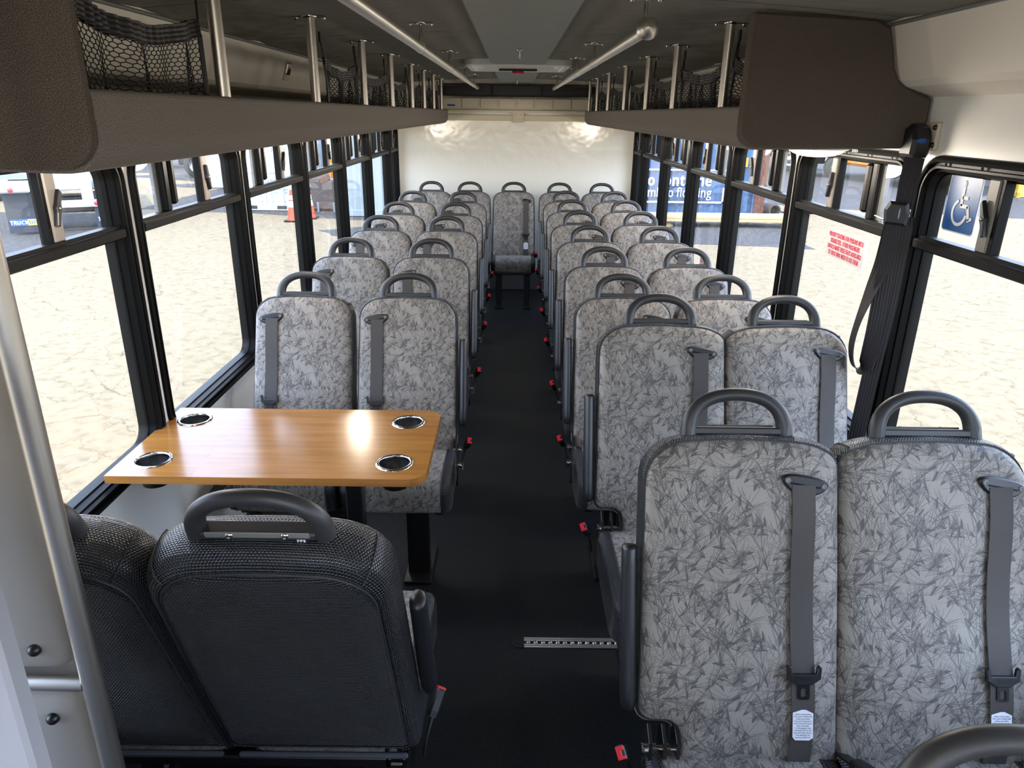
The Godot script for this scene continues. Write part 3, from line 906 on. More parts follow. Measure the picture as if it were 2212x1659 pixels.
func back_outline(hl: float, hr: float, L: float, cl: Vector2, cr: Vector2, notch: int) -> PackedVector2Array:
	var o := PackedVector2Array()
	var rb := 0.025
	# up the right side, over the top, down the left side, along the bottom
	if notch > 0:
		for p in arc_pts(Vector2(hr - 0.115, 0.03), 0.03, -90, 0, 4): o.append(p)
		o.append(Vector2(hr - 0.085, 0.055))
		for p in arc_pts(Vector2(hr - 0.055, 0.072), 0.03, 180, 90, 4): o.append(p)
		for p in arc_pts(Vector2(hr - 0.028, 0.132), 0.03, -80, 0, 4): o.append(p)
	else:
		for p in arc_pts(Vector2(hr - rb, rb), rb, -90, 0, 4): o.append(p)
	for k in range(1, 8):
		var f := k / 8.0
		var y := lerpf(0.15, L - cr.y, f)
		o.append(Vector2(hr * (1.0 - 0.03 * f * f), y))
	for p in ell(Vector2(hr * 0.97 - cr.x, L - cr.y), cr.x, cr.y, 0, 90, 9): o.append(p)
	for k in range(1, 8):
		var f := k / 8.0
		o.append(Vector2(lerpf(hr * 0.97 - cr.x, -hl * 0.97 + cl.x, f), L + 0.004 * sin(PI * f)))
	for p in ell(Vector2(-hl * 0.97 + cl.x, L - cl.y), cl.x, cl.y, 90, 180, 9): o.append(p)
	for k in range(1, 8):
		var f := k / 8.0
		o.append(Vector2(-hl * (0.97 + 0.03 * f), lerpf(L - cl.y, 0.15, f)))
	if notch < 0:
		for p in arc_pts(Vector2(-hl + 0.028, 0.132), 0.03, 180, 260, 4): o.append(p)
		for p in arc_pts(Vector2(-hl + 0.055, 0.072), 0.03, 90, 0, 4): o.append(p)
		o.append(Vector2(-hl + 0.085, 0.055))
		for p in arc_pts(Vector2(-hl + 0.115, 0.03), 0.03, 180, 270, 4): o.append(p)
	else:
		for p in arc_pts(Vector2(-hl + rb, rb), rb, 180, 270, 4): o.append(p)
	for k in range(1, 6):
		var a := -hl + (0.115 if notch < 0 else rb); var b := hr - (0.115 if notch > 0 else rb)
		o.append(Vector2(lerpf(a, b, k / 6.0), 0.0))
	return o

# one seat place: back, cushion, handle, belt; x0 across the unit, aisle = side of the aisle (0 none), gs = side of the belt
func place(root: Node3D, x0: float, top: float, zmax: float, aisle: int, gs: int, joined: bool, inner: int, notch: bool):
	var hw := 0.205
	var L := (top + 0.012 - 0.40) / cos(LEAN)
	var bx := Transform3D(Vector3(1, 0, 0), Vector3(0, cos(LEAN), -sin(LEAN)), Vector3(0, sin(LEAN), cos(LEAN)), Vector3(x0, 0.40, L * sin(LEAN)))
	var hl := hw; var hr := hw
	var rl := Vector2(0.105, 0.09) if joined else Vector2(0.09, 0.082); var rr := rl
	if joined and inner > 0: rr = Vector2(0.115, 0.05)
	if joined and inner < 0: rl = Vector2(0.115, 0.05)
	if not notch:
		rl = Vector2(0.115, 0.10); rr = rl
	if joined and aisle < 0: hl += 0.012
	if joined and aisle > 0: hr += 0.012
	if joined and inner > 0: hr += 0.010
	if joined and inner < 0: hl += 0.010
	var out := back_outline(hl, hr, L, rl, rr, aisle if joined and notch else 0)
	var c := Vector2(0, L / 2)
	var bump := func(x, y, q): return back_bump(x, y, L, hw) * clampf((0.968 - q) / 0.25, 0, 1)
	var s := st()
	rings(s, out, c, PROF, bump)
	var back := put("backrest", s, M.cloth, root, bx)
	var none := func(_x, _y, _q): return 0.0
	s = st()
	rings(s, out, c, [[0.968, 0.030], [0.977, 0.033], [0.992, 0.023], [1.002, 0.002], [1.0, -0.02], [0.985, -0.042], [0.95, -0.056], [0.905, -0.061], [0.875, -0.058]], none, true)
	put("bolster", s, M.weave, back)
	s = st()
	rings(s, out, c, [[0.875, -0.058], [0.85, -0.065], [0.6, -0.070], [0.3, -0.072], [0.0, -0.072]], none)
	put("rear_panel", s, M.weave, back)
	s = st()
	for q in [[0.970, 0.0305], [0.875, -0.059]]:
		var pts := []
		for i in out.size() + 1: pts.append(Vector3(0, c.y, q[1]) + Vector3(out[i % out.size()].x, out[i % out.size()].y - c.y, 0) * q[0])
		tube(s, pts, 0.0022, 5, false)
	for k in [0.30, 0.62]:
		var i := int(out.size() * k)
		for j in 2:
			var o := out[i + j] - c
			var pts := []
			for q in [[0.970, 0.0305], [0.993, 0.0275], [1.001, 0.0165], [1.006, 0.0], [1.004, -0.02], [0.989, -0.042], [0.952, -0.058], [0.905, -0.062]]: pts.append(Vector3(o.x * q[0], c.y + o.y * q[0], q[1]))
			if j == 0: tube(s, pts, 0.0013, 4, false)
	put("piping", s, M.piping, back)
	s = st(false)
	box(s, Vector3(0, 0.001, -0.064), Vector3(0.375, 0.014, 0.012), 0.004)
	put("hem_strip", s, M.hem, back)
	if joined and aisle != 0 and notch:
		s = st()
		var pts := []
		for p in out:
			if p.x * aisle > hw - 0.13 and p.y < 0.15: pts.append(Vector3(p.x * 0.985, p.y, 0.014))
		pts.sort_custom(func(a, b): return a.y + absf(a.x) * 0.5 > b.y + absf(b.x) * 0.5)
		tube(s, pts, 0.004, 6, true)
		put("edge_binding", s, M.trim_grey, back)
	# grab handle
	s = st()
	var hp := []; var hr2 := []
	for k in 25:
		var a := PI * k / 24.0
		var cx := cos(a)
		hp.append(Vector3(0.104 * signf(cx) * pow(absf(cx), 0.88), 0.082 * pow(sin(a), 0.84), -0.006))
		hr2.append(0.0150 + 0.0035 * pow(absf(cx), 6.0))
	hp.push_front(Vector3(0.106, -0.020, -0.006)); hr2.push_front(0.019)
	hp.push_back(Vector3(-0.106, -0.020, -0.006)); hr2.push_back(0.019)
	tube(s, hp, hr2, 14, true, 0.95, Vector3(0, 0, 1))
	var hx := bx * Transform3D(Basis.IDENTITY, Vector3(0, L + 0.006, 0))
	var h := put("grab_handle", s, M.handle, root, hx)
	s = st(false)
	box(s, Vector3(0, 0.003, -0.008), Vector3(0.19, 0.016, 0.030), 0.003)
	put("handle_base", s, M.handle, h)
	s = st(false)
	box(s, Vector3(0, 0.009, -0.0225), Vector3(0.17, 0.012, 0.003), 0.001)
	put("metal_strip", s, M.trim_grey, h)
	for k in [-0.045, 0.045]:
		s = st()
		lathe(s, [Vector2(0.0001, 0.002), Vector2(0.003, 0.002), Vector2(0.0035, 0.004), Vector2(0.006, 0.003), Vector2(0.007, 0.0)], 10, Transform3D(Basis(Vector3.RIGHT, -PI / 2), Vector3(k, 0.009, -0.024)))
		put("bolt", s, M.chrome, h)
	# belt guide
	var gu := gs * 0.122; var gv := L - 0.095
	var gx := bx * Transform3D(Basis(Vector3.BACK, -0.17 * gs), Vector3(gu, gv, surf(gu, gv, L, hw) - 0.006))
	s = st(false)
	var lens := PackedVector2Array()
	for k in 28:
		var a := TAU * k / 28
		lens.append(Vector2(0.049 * signf(cos(a)) * pow(absf(cos(a)), 0.9), 0.021 * signf(sin(a)) * pow(absf(sin(a)), 1.15) + 0.004 * cos(2 * a)))
	prism(s, lens, 0.0, 0.014, gx, 0.004)
	var gd := put("belt_guide", s, M.black_plastic, root)
	s = st(false)
	box(s, Vector3(0, -0.003, 0.0142), Vector3(0.062, 0.0035, 0.0012), 0.0, gx)
	put("guide_slot", s, M.rubber, gd)
	for k in [-1.0, 1.0]:
		s = st()
		lathe(s, [Vector2(0.0001, 0.0015), Vector2(0.003, 0.0015), Vector2(0.0035, 0.003), Vector2(0.0055, 0.002), Vector2(0.006, 0.0)], 10, gx * Transform3D(Basis(Vector3.RIGHT, PI / 2), Vector3(k * 0.038, 0.001, 0.0142)))
		put("guide_bolt", s, M.trim_grey, gd)
	# webbing, tongue, tag
	var bu := gu - gs * 0.004
	var along := func(t: float, up: float) -> Vector3: return bx * Vector3(bu, t, surf(bu, t, L, hw) + up)
	s = st()
	var wp := [bx * Vector3(bu, gv - 0.002, surf(bu, gv, L, hw) + 0.0085)]
	for k in 16: wp.append(along.call(lerpf(gv - 0.02, 0.0, k / 15.0), 0.006))
	ribbon(s, wp, Vector3(1, 0, 0), 0.048, 0.0022)
	var web := put("belt_webbing", s, M.webbing, root)
	var ty := 0.225
	var tn: Vector3 = along.call(ty, 0.010)
	var tx := Transform3D(bx.basis, tn)
	s = st(false)
	prism(s, PackedVector2Array([Vector2(-0.036, 0.020), Vector2(-0.031, 0.024), Vector2(-0.027, 0.020), Vector2(-0.025, 0.006), Vector2(0.025, 0.006), Vector2(0.027, 0.020), Vector2(0.031, 0.024), Vector2(0.036, 0.020), Vector2(0.034, -0.004), Vector2(0.015, -0.016), Vector2(-0.015, -0.016), Vector2(-0.034, -0.004)]), -0.004, 0.006, tx, 0.002)
	for k in 3: box(s, Vector3(0, -0.006 + k * 0.003, 0.0065), Vector3(0.026, 0.0012, 0.001), 0.0, tx)
	var tg := put("belt_tongue", s, M.black_plastic, root)
	s = st(false)
	loops(s, [[shifted(rrect(0.024, 0.034, 0.005, 4), Vector2(0, -0.030)), 0.0], [shifted(rrect(0.024, 0.034, 0.005, 4), Vector2(0, -0.030)), 0.0025], [shifted(rrect(0.012, 0.018, 0.002, 4), Vector2(0, -0.033)), 0.0025], [shifted(rrect(0.012, 0.018, 0.002, 4), Vector2(0, -0.033)), 0.0]], tx, true)
	put("tongue_plate", s, M.black_metal, tg)
	var lx := Transform3D(bx.basis, along.call(0.125, 0.0085))
	s = st(false)
	prism(s, PackedVector2Array([Vector2(-0.021, -0.026), Vector2(-0.016, -0.032), Vector2(0.013, -0.032), Vector2(0.021, -0.027), Vector2(0.021, 0.024), Vector2(0.002, 0.033), Vector2(-0.021, 0.025)]), 0.0, 0.0012, lx)
	var wt := put("belt_tag", s, M.tag_white, root)
	text("tag_print", "Safety Instructions\nThis seat is fitted with\nsafety seat belts.\nThey are designed to\nlock if the seat belt is\nfully extended.\nTo disengage, fully\nunbuckle and let the\nseat belt fully retract.\nThe webbing can\nnow be pulled out.", 0.0027, M.ink, wt, lx * Transform3D(Basis.IDENTITY, Vector3(0, -0.002, 0.0013)), 0.0003)
	# cushion
	var P := PackedVector2Array()
	P.append(Vector2(0.235, 0.335)); P.append(Vector2(0.235, 0.43))
	for k in 8: P.append(Vector2(lerpf(0.25, zmax - 0.07, k / 7.0), 0.452 + 0.014 * sin(PI * 0.65 * k / 7.0)))
	for p in arc_pts(Vector2(zmax - 0.045, 0.419), 0.045, 85, 0, 6): P.append(p)
	P.append(Vector2(zmax - 0.004, 0.375))
	for p in arc_pts(Vector2(zmax - 0.035, 0.352), 0.025, 0, -90, 4): P.append(p)
	P.append(Vector2(0.4, 0.327))
	var cc := Vector2((zmax + 0.235) / 2, 0.39)
	var secs := [[-0.206, 0.0], [-0.206, 0.80], [-0.201, 0.91], [-0.190, 0.975], [-0.172, 0.995], [-0.168, 0.985], [-0.160, 1.0], [-0.08, 1.012], [0.0, 1.015], [0.08, 1.012], [0.160, 1.0], [0.168, 0.985], [0.172, 0.995], [0.190, 0.975], [0.201, 0.91], [0.206, 0.80], [0.206, 0.0]]
	var make := func(a: int, b: int, sf: SurfaceTool):
		sf.set_smooth_group(0)
		for k in range(a, b):
			var run := 0.0
			for i in P.size():
				var j := (i + 1) % P.size()
				var pp := []
				for w in [[k, i], [k, j], [k + 1, j], [k + 1, i]]:
					var e = secs[w[0]]
					var qv: Vector2 = cc + (P[w[1]] - cc) * e[1]
					pp.append(Vector3(x0 + e[0], qv.y, qv.x))
				var step := P[i].distance_to(P[j])
				var xa: float = secs[k][0] + (0.1 if secs[k][1] == 0.0 and k == 0 else 0.0); var xb: float = secs[k + 1][0]
				quad(sf, pp[0], pp[1], pp[2], pp[3], Vector2(xa, -run), Vector2(xa, -run - step), Vector2(xb, -run - step), Vector2(xb, -run))
				run += step
	s = st()
	make.call(5, 11, s)
	var cu := put("cushion", s, M.cloth, root)
	s = st()
	make.call(0, 5, s)
	put("cushion_side", s, M.weave, cu)
	s = st()
	make.call(11, 16, s)
	put("cushion_side", s, M.weave, cu)
	s = st()
	for e in [-0.169, 0.169]:
		var pts := []
		for i in P.size() + 1:
			var qv: Vector2 = cc + (P[i % P.size()] - cc) * 0.992
			pts.append(Vector3(x0 + e, qv.y, qv.x))
		tube(s, pts, 0.003, 5, false)
	put("cushion_piping", s, M.piping, cu)

func buckle(root: Node3D, at: Vector3, axis: Vector3, foot: Vector3, wide := Vector3(0.15, -0.35, 1)):
	var y := axis.normalized()
	var x := wide; x = (x - y * x.dot(y)).normalized()
	var bx := Transform3D(x, y, x.cross(y), at)
	var s := st(false)
	prism(s, PackedVector2Array([Vector2(-0.012, -0.035), Vector2(0.012, -0.035), Vector2(0.016, -0.02), Vector2(0.016, 0.024), Vector2(0.013, 0.028), Vector2(-0.013, 0.028), Vector2(-0.016, 0.024), Vector2(-0.016, -0.02)]), -0.010, 0.010, bx, 0.003)
	var b := put("belt_buckle", s, M.black_plastic, root)
	s = st(false)
	prism(s, PackedVector2Array([Vector2(-0.013, -0.009), Vector2(0.013, -0.009), Vector2(0.013, 0.009), Vector2(0.006, 0.009), Vector2(0.006, 0.002), Vector2(-0.004, 0.002), Vector2(-0.004, 0.009), Vector2(-0.013, 0.009)]), 0.0, 0.006, bx * Transform3D(Basis(Vector3.RIGHT, -PI / 2), Vector3(0, 0.026, 0)), 0.001)
	put("release_button", s, M.red, b)
	s = st()
	ribbon(s, [bx * Vector3(0, -0.03, 0), (bx * Vector3(0, -0.06, 0)).lerp(foot, 0.3), foot], x, 0.024, 0.004)
	put("buckle_stalk", s, M.black_metal, b)

func make_unit(called: String, xs: Array, top: float, zmax: float, aisle: int, gs: int, joined: bool, notch := true, rest := true) -> Node3D:
	var t := thing(called, "seat", "seat")
	for k in xs.size():
		var inner := 0
		if xs.size() == 2: inner = 1 if k == 0 else -1
		var is_aisle: bool = aisle != 0 and signf(xs[k]) == aisle
		place(t, xs[k], top, zmax, aisle if is_aisle else 0, gs, joined, inner, notch)
	var w: float = xs[-1] + 0.205
	# base frame and pedestals
	var s := st(false)
	box(s, Vector3(0, 0.315, 0.24), Vector3(2 * w - 0.06, 0.03, 0.04), 0.004)
	box(s, Vector3(0, 0.315, zmax - 0.09), Vector3(2 * w - 0.06, 0.03, 0.04), 0.004)
	for x in [-w + 0.05, w - 0.05]: box(s, Vector3(x, 0.315, (zmax + 0.15) / 2), Vector3(0.03, 0.03, zmax - 0.26), 0.004)
	put("seat_frame", s, M.black_metal, t)
	var legs := [[aisle * (w - 0.14), 0.085], [-aisle * (w - 0.06), 0.035]] if aisle != 0 else [[-0.13, 0.055], [0.13, 0.055]]
	for l in legs:
		s = st(false)
		box(s, Vector3(l[0], 0.155, 0.44), Vector3(l[1], 0.29, 0.05), 0.004)
		box(s, Vector3(l[0], 0.007, 0.40), Vector3(l[1] + 0.02, 0.012, 0.26), 0.002)
		put("leg", s, M.black_metal, t)
	if aisle == 0:
		buckle(t, Vector3(0.212, 0.462, 0.26), Vector3(0.1, 0.7, 0.6), Vector3(0.18, 0.33, 0.26))
		return t
	if not rest:
		buckle(t, Vector3(aisle * (w + 0.002), 0.47, 0.30), Vector3(aisle * 0.10, 0.70, 0.62), Vector3(aisle * (w - 0.03), 0.34, 0.22))
		return t
	# armrest folded up along the aisle side of the back
	var L := (top - 0.40) / cos(LEAN)
	var bx := Transform3D(Vector3(1, 0, 0), Vector3(0, cos(LEAN), -sin(LEAN)), Vector3(0, sin(LEAN), cos(LEAN)), Vector3(aisle * (w + (0.030 if joined else 0.020)), 0.40, L * sin(LEAN)))
	s = st()
	var ap := []; var ar := []
	for q in [[0.128, 0.004], [0.130, 0.016], [0.137, 0.021], [0.16, 0.0245], [0.20, 0.0250], [0.28, 0.0245], [0.36, 0.0240], [0.44, 0.0235], [0.470, 0.0230], [0.478, 0.021], [0.480, 0.006]]:
		ap.append(Vector3(0, q[0], 0.030 + (0.004 if q[0] < 0.2 else 0.0))); ar.append(q[1])
	tube(s, ap, ar, 14, true, 0.72, Vector3(0, 0, 1))
	put("armrest", s, M.armrest, t, bx)
	# hinge plates and bolts at the aisle side
	s = st(false)
	var hxp := aisle * (w + 0.006 - (0.02 if joined else 0.0))
	for o in ([0.0, 0.030, 0.058] if joined else [0.006]):
		prism(s, PackedVector2Array([Vector2(-0.03, 0.0), Vector2(0.035, 0.0), Vector2(0.05, 0.10), Vector2(0.03, 0.19), Vector2(-0.005, 0.21), Vector2(-0.03, 0.18)]), -0.004, 0.004, Transform3D(Vector3(0, 0, 1), Vector3(0, 1, 0), Vector3(-1, 0, 0), Vector3(hxp - aisle * o, 0.30, 0.25)), 0.001)
	var hg := put("hinge_plate", s, M.black_metal, t)
	s = st()
	for q in [[0.45, 0.255], [0.385, 0.262]]:
		cyl(s, Vector3(hxp + aisle * 0.004, q[0], q[1]), Vector3(hxp - aisle * (0.075 if joined else 0.02), q[0], q[1]), 0.007, 10)
		cyl(s, Vector3(hxp + aisle * 0.014, q[0], q[1]), Vector3(hxp + aisle * 0.003, q[0], q[1]), 0.012, 6)
	put("hinge_bolt", s, M.chrome, hg)
	buckle(t, Vector3(aisle * (w + 0.040), 0.452, 0.27 if joined else 0.20), Vector3(aisle * 0.30, 0.70, 0.62), Vector3(aisle * (w + 0.012), 0.34, 0.22))
	buckle(t, Vector3(-aisle * 0.032, 0.485, 0.34 if joined else 0.30), Vector3(-aisle * 0.45, 0.25, 0.85), Vector3(0.0, 0.43, 0.2), Vector3(1, 0, 0.25))
	return t

func seats():
	var R := "doubles on the wheelchair-sign side"
	var Lf := "doubles on the table side"
	var a := make_unit("double_seat", [-0.205, 0.205], 1.06, 0.69, -1, 1, true)
	a.position = Vector3(0.697, 0, -1.43)
	tag(a, "large grey double seat with joined backs and two white belt tags, the nearest shown whole", "bus seat", R)
	var b := make_unit("double_seat", [-0.207, 0.207], 1.0, 0.57, -1, 1, false)
	var c := make_unit("double_seat", [-0.21, 0.21], 1.0, 0.57, 1, -1, false)
	var r2 := make_unit("double_seat", [-0.205, 0.205], 1.06, 0.69, -1, 1, true, false)
	var br := make_unit("double_seat", [-0.202, 0.202], 1.0, 0.52, -1, 1, false, true, false)
	var cr := make_unit("double_seat", [-0.184, 0.184], 1.0, 0.52, 1, -1, false, true, false)
	var spots := [
		[a, 0.697, 2.31, 0.0, "double seat with joined backs beside the hanging black shoulder belt, behind the nearest one", R],
		[a, 0.697, 0.505, 0.0, "seat cut off at the bottom edge, only its curved grey handle showing", R],
		[r2, -0.612, 1.03, PI, "double seat facing the wooden table, its dark woven backs towards the viewer", Lf],
		[b, 0.662, 2.92, 0.0, "split-back double seat, third row back on the wheelchair-sign side", R],
		[b, 0.662, 3.57, 0.0, "split-back double seat, fourth row back on the wheelchair-sign side", R],
		[b, 0.662, 4.30, 0.0, "split-back double seat, fifth row back on the wheelchair-sign side", R],
		[b, 0.662, 4.99, 0.0, "split-back double seat, sixth row back on the wheelchair-sign side", R],
		[b, 0.662, 5.67, 0.0, "split-back double seat, seventh row back on the wheelchair-sign side", R],
		[b, 0.662, 6.34, 0.0, "split-back double seat, last row but one on the wheelchair-sign side", R],
		[br, 0.645, 7.11, 0.0, "split-back double seat against the rear wall, beside the blue container's windows", R],
		[c, -0.63, 2.885, 0.0, "patterned grey double seat right behind the wooden table, facing it", Lf],
		[c, -0.63, 3.755, 0.0, "split-back double seat on the table side, second row behind the table", Lf],
		[c, -0.63, 4.64, 0.0, "split-back double seat on the table side, third row behind the table", Lf],
		[c, -0.63, 5.39, 0.0, "split-back double seat on the table side, fourth row behind the table", Lf],
		[c, -0.63, 6.19, 0.0, "split-back double seat on the table side, last row but one", Lf],
		[cr, -0.60, 7.11, 0.0, "split-back double seat on the table side, against the rear wall", Lf]]
	var first := {}
	first[a] = true
	for sp in spots:
		var o: Node3D = sp[0]
		if first.has(o):
			o = o.duplicate(); o.name = numbered("double_seat"); add_child(o)
		else: first[o] = true
		o.position = Vector3(sp[1], 0, -sp[2]); o.rotation.y = sp[3]
		tag(o, sp[4], "bus seat", sp[5])
		if sp[3] > 1.0: badge(o)
		if sp[1] < -0.6 and absf(sp[2] - 2.885) < 0.01: outlets(o)
	var m := make_unit("single_seat", [0.0], 1.0, 0.50, 0, 1, false)
	m.position = Vector3(0.005, 0, -7.13)
	tag(m, "single patterned seat at the far end of the aisle against the rear wall", "bus seat")

func badge(o: Node3D):
	# maker's badge on the handle base that the camera sees from behind, fixings and a paper label under the seat
	var L := 0.672 / cos(LEAN)
	var bx := Transform3D(Vector3(1, 0, 0), Vector3(0, cos(LEAN), -sin(LEAN)), Vector3(0, sin(LEAN), cos(LEAN)), Vector3(-0.205, 0.40, L * sin(LEAN)))
	var s := st(false)
	var px := bx * Transform3D(Basis(Vector3.UP, PI), Vector3(-0.070, L + 0.004, -0.0235))
	box(s, Vector3.ZERO, Vector3(0.024, 0.009, 0.002), 0.0005, px)
	var b := put("maker_badge", s, M.black_plastic, o)
	text("badge_print", "PPE", 0.0062, M.print_white, b, px * Transform3D(Basis.IDENTITY, Vector3(0, 0, 0.0012)), 0.0006, true)
	s = st(false)
	box(s, Vector3(-0.19, 0.05, 0.53), Vector3(0.14, 0.10, 0.06), 0.004)
	var f := put("floor_bracket", s, M.black_metal, o)
	s = st()
	lathe(s, [Vector2(0.0001, 0.012), Vector2(0.010, 0.011), Vector2(0.011, 0.004), Vector2(0.018, 0.003), Vector2(0.019, 0.0)], 6, Transform3D(Basis.IDENTITY, Vector3(-0.17, 0.10, 0.53)))
	put("bracket_bolt", s, M.aluminium, f)

func outlets(o: Node3D):
	var s := st(false)
	box(s, Vector3(-0.02, 0.300, 0.50), Vector3(0.11, 0.06, 0.05), 0.006)
	var b := put("power_outlet", s, M.black_plastic, o)
	for k in [-0.028, 0.028]:
		s = st()
		lathe(s, [Vector2(0.0001, 0.006), Vector2(0.014, 0.005), Vector2(0.016, 0.0)], 16, Transform3D(Basis(Vector3.RIGHT, PI / 2), Vector3(-0.02 + k, 0.295, 0.525)))
		box(s, Vector3(-0.02 + k, 0.276, 0.527), Vector3(0.008, 0.012, 0.006), 0.001)
		put("outlet_cover", s, M.frame_black, b)

# ---------------------------------------------------------------- table
func table():
	var t := thing("table", "glossy honey-brown wooden table with four cup holders fixed to the wall", "table", Vector3(-0.700, 0, -2.085))
	var w := 0.915; var d := 0.51
	var o := PackedVector2Array()
	o.append(Vector2(-w / 2, -d / 2))
	for p in arc_pts(Vector2(w / 2 - 0.055, -d / 2 + 0.055), 0.055, -90, 0, 7): o.append(p)
	for p in arc_pts(Vector2(w / 2 - 0.055, d / 2 - 0.055), 0.055, 0, 90, 7): o.append(p)
	o.append(Vector2(-w / 2, d / 2))
	var c := CSGCombiner3D.new(); c.name = "tabletop"; t.add_child(c)
	var slab := CSGPolygon3D.new(); slab.name = "slab"; slab.polygon = o; slab.depth = 0.024; slab.material = M.wood
	slab.rotation.x = -PI / 2; slab.position.y = 0.740
	c.add_child(slab)
	for p in [[-0.365, -0.152, 0], [-0.365, 0.152, 1], [0.355, -0.152, 2], [0.355, 0.152, 3]]:
		var hole := CSGCylinder3D.new(); hole.name = "cup_hole"; hole.radius = 0.0475; hole.height = 0.1; hole.sides = 40
		hole.operation = CSGShape3D.OPERATION_SUBTRACTION; hole.position = Vector3(p[0], 0.73, -p[1]); hole.material = M.wood
		c.add_child(hole, true)
		var s := st()
		var xf := Transform3D(Basis.IDENTITY, Vector3(p[0], 0.74, -p[1]))
		lathe(s, [Vector2(0.0470, 0.0), Vector2(0.0470, -0.045), Vector2(0.040, -0.048), Vector2(0.038, -0.075), Vector2(0.0001, -0.076)], 36, xf)
		var cup := put("cup_holder", s, M.black_plastic, t)
		s = st()
		lathe(s, [Vector2(0.0455, -0.006), Vector2(0.0455, 0.001), Vector2(0.047, 0.0035), Vector2(0.051, 0.0042), Vector2(0.055, 0.003), Vector2(0.0565, 0.0)], 40, xf)
		put("holder_rim", s, M.chrome, cup)
	var leg := st(false)
	box(leg, Vector3(0.18, 0.36, -0.06), Vector3(0.055, 0.71, 0.055), 0.005)
	box(leg, Vector3(0.18, 0.006, -0.06), Vector3(0.16, 0.012, 0.16), 0.003)
	put("leg", leg, M.black_metal, t)
	var br := st(false)
	box(br, Vector3(0.0, 0.706, 0.0), Vector3(0.86, 0.014, 0.05), 0.003)
	put("under_rail", br, M.black_metal, t)
	var wb := st(false)
	prism(wb, PackedVector2Array([Vector2(0, 0), Vector2(0.03, 0), Vector2(0.28, 0.36), Vector2(0.28, 0.40), Vector2(0.0, 0.03)]), -0.012, 0.012, Transform3D(Basis.IDENTITY, Vector3(-0.45, 0.31, -0.17)), 0.002)
	put("wall_brace", wb, M.black_metal, t)

# ---------------------------------------------------------------- entrance end, table side
func front_left():
	var px := -0.643; var pz := -0.885
	var g := thing("grab_pole", "tall brushed steel grab pole with a short cross bar beside the padded partition", "grab pole", Vector3(px, 0, pz))
	var s := st()
	tube(s, [Vector3(0, 0, 0), Vector3(0, 2.0, 0)], 0.0160, 24)
	var p := put("pole", s, M.steel, g)
	s = st()
	lathe(s, [Vector2(0.016, 0.02), Vector2(0.036, 0.006), Vector2(0.04, 0.0)], 20)
	put("floor_flange", s, M.steel, p)
	s = st()
	tube(s, [Vector3(-0.012, 0.885, 0), Vector3(-0.50, 0.885, 0)], 0.0130, 18)
	put("cross_bar", s, M.steel, g)
	var q := thing("padded_partition", "grey-beige padded partition of two panels with domed bolts beside the steel pole", "partition", Vector3(-0.9, 0, -0.905))
	for k in [[0.905, 1.46, 0.955], [0.28, 0.865, 0.822]]:
		var h: float = k[1] - k[0]
		s = st()
		var ls := []
		for e in [[0.0, -0.012], [0.0, 0.004], [0.004, 0.013], [0.012, 0.020], [0.03, 0.027], [0.06, 0.030]]: ls.append([shifted(rrect(0.478 - 2 * e[0], h - 2 * e[0], 0.03 - 0.3 * e[0], 6), Vector2(-0.01, (k[0] + k[1]) / 2)), e[1]])
		loops(s, ls)
		var inner: PackedVector2Array = ls[-1][0]
		for i in inner.size(): v(s, Vector3(-0.01, (k[0] + k[1]) / 2, 0.031)); v(s, Vector3(inner[(i + 1) % inner.size()].x, inner[(i + 1) % inner.size()].y, 0.030)); v(s, Vector3(inner[i].x, inner[i].y, 0.030))
		var pd := put("padded_panel", s, M.padding, q)
		s = st()
		lathe(s, [Vector2(0.0001, 0.009), Vector2(0.003, 0.0086), Vector2(0.006, 0.0072), Vector2(0.0085, 0.0045), Vector2(0.0095, 0.001), Vector2(0.010, -0.002)], 18, Transform3D(Basis(Vector3.RIGHT, PI / 2), Vector3(0.187, k[2], 0.030)))
		put("domed_bolt", s, M.black_metal, pd)
	s = st(false)
	box(s, Vector3(-0.01, 0.86, -0.018), Vector3(0.49, 1.25, 0.016), 0.003)
	put("backing_board", s, M.padding, q)
	s = st(false)
	box(s, Vector3(-0.787, 0.72, -0.5), Vector3(0.72, 1.44, 0.024), 0.004)
	tag(put("driver_panel", s, M.pale_panel, self), "pale blue-white panel edge cut off at the lower corner by the steel pole", "panel")

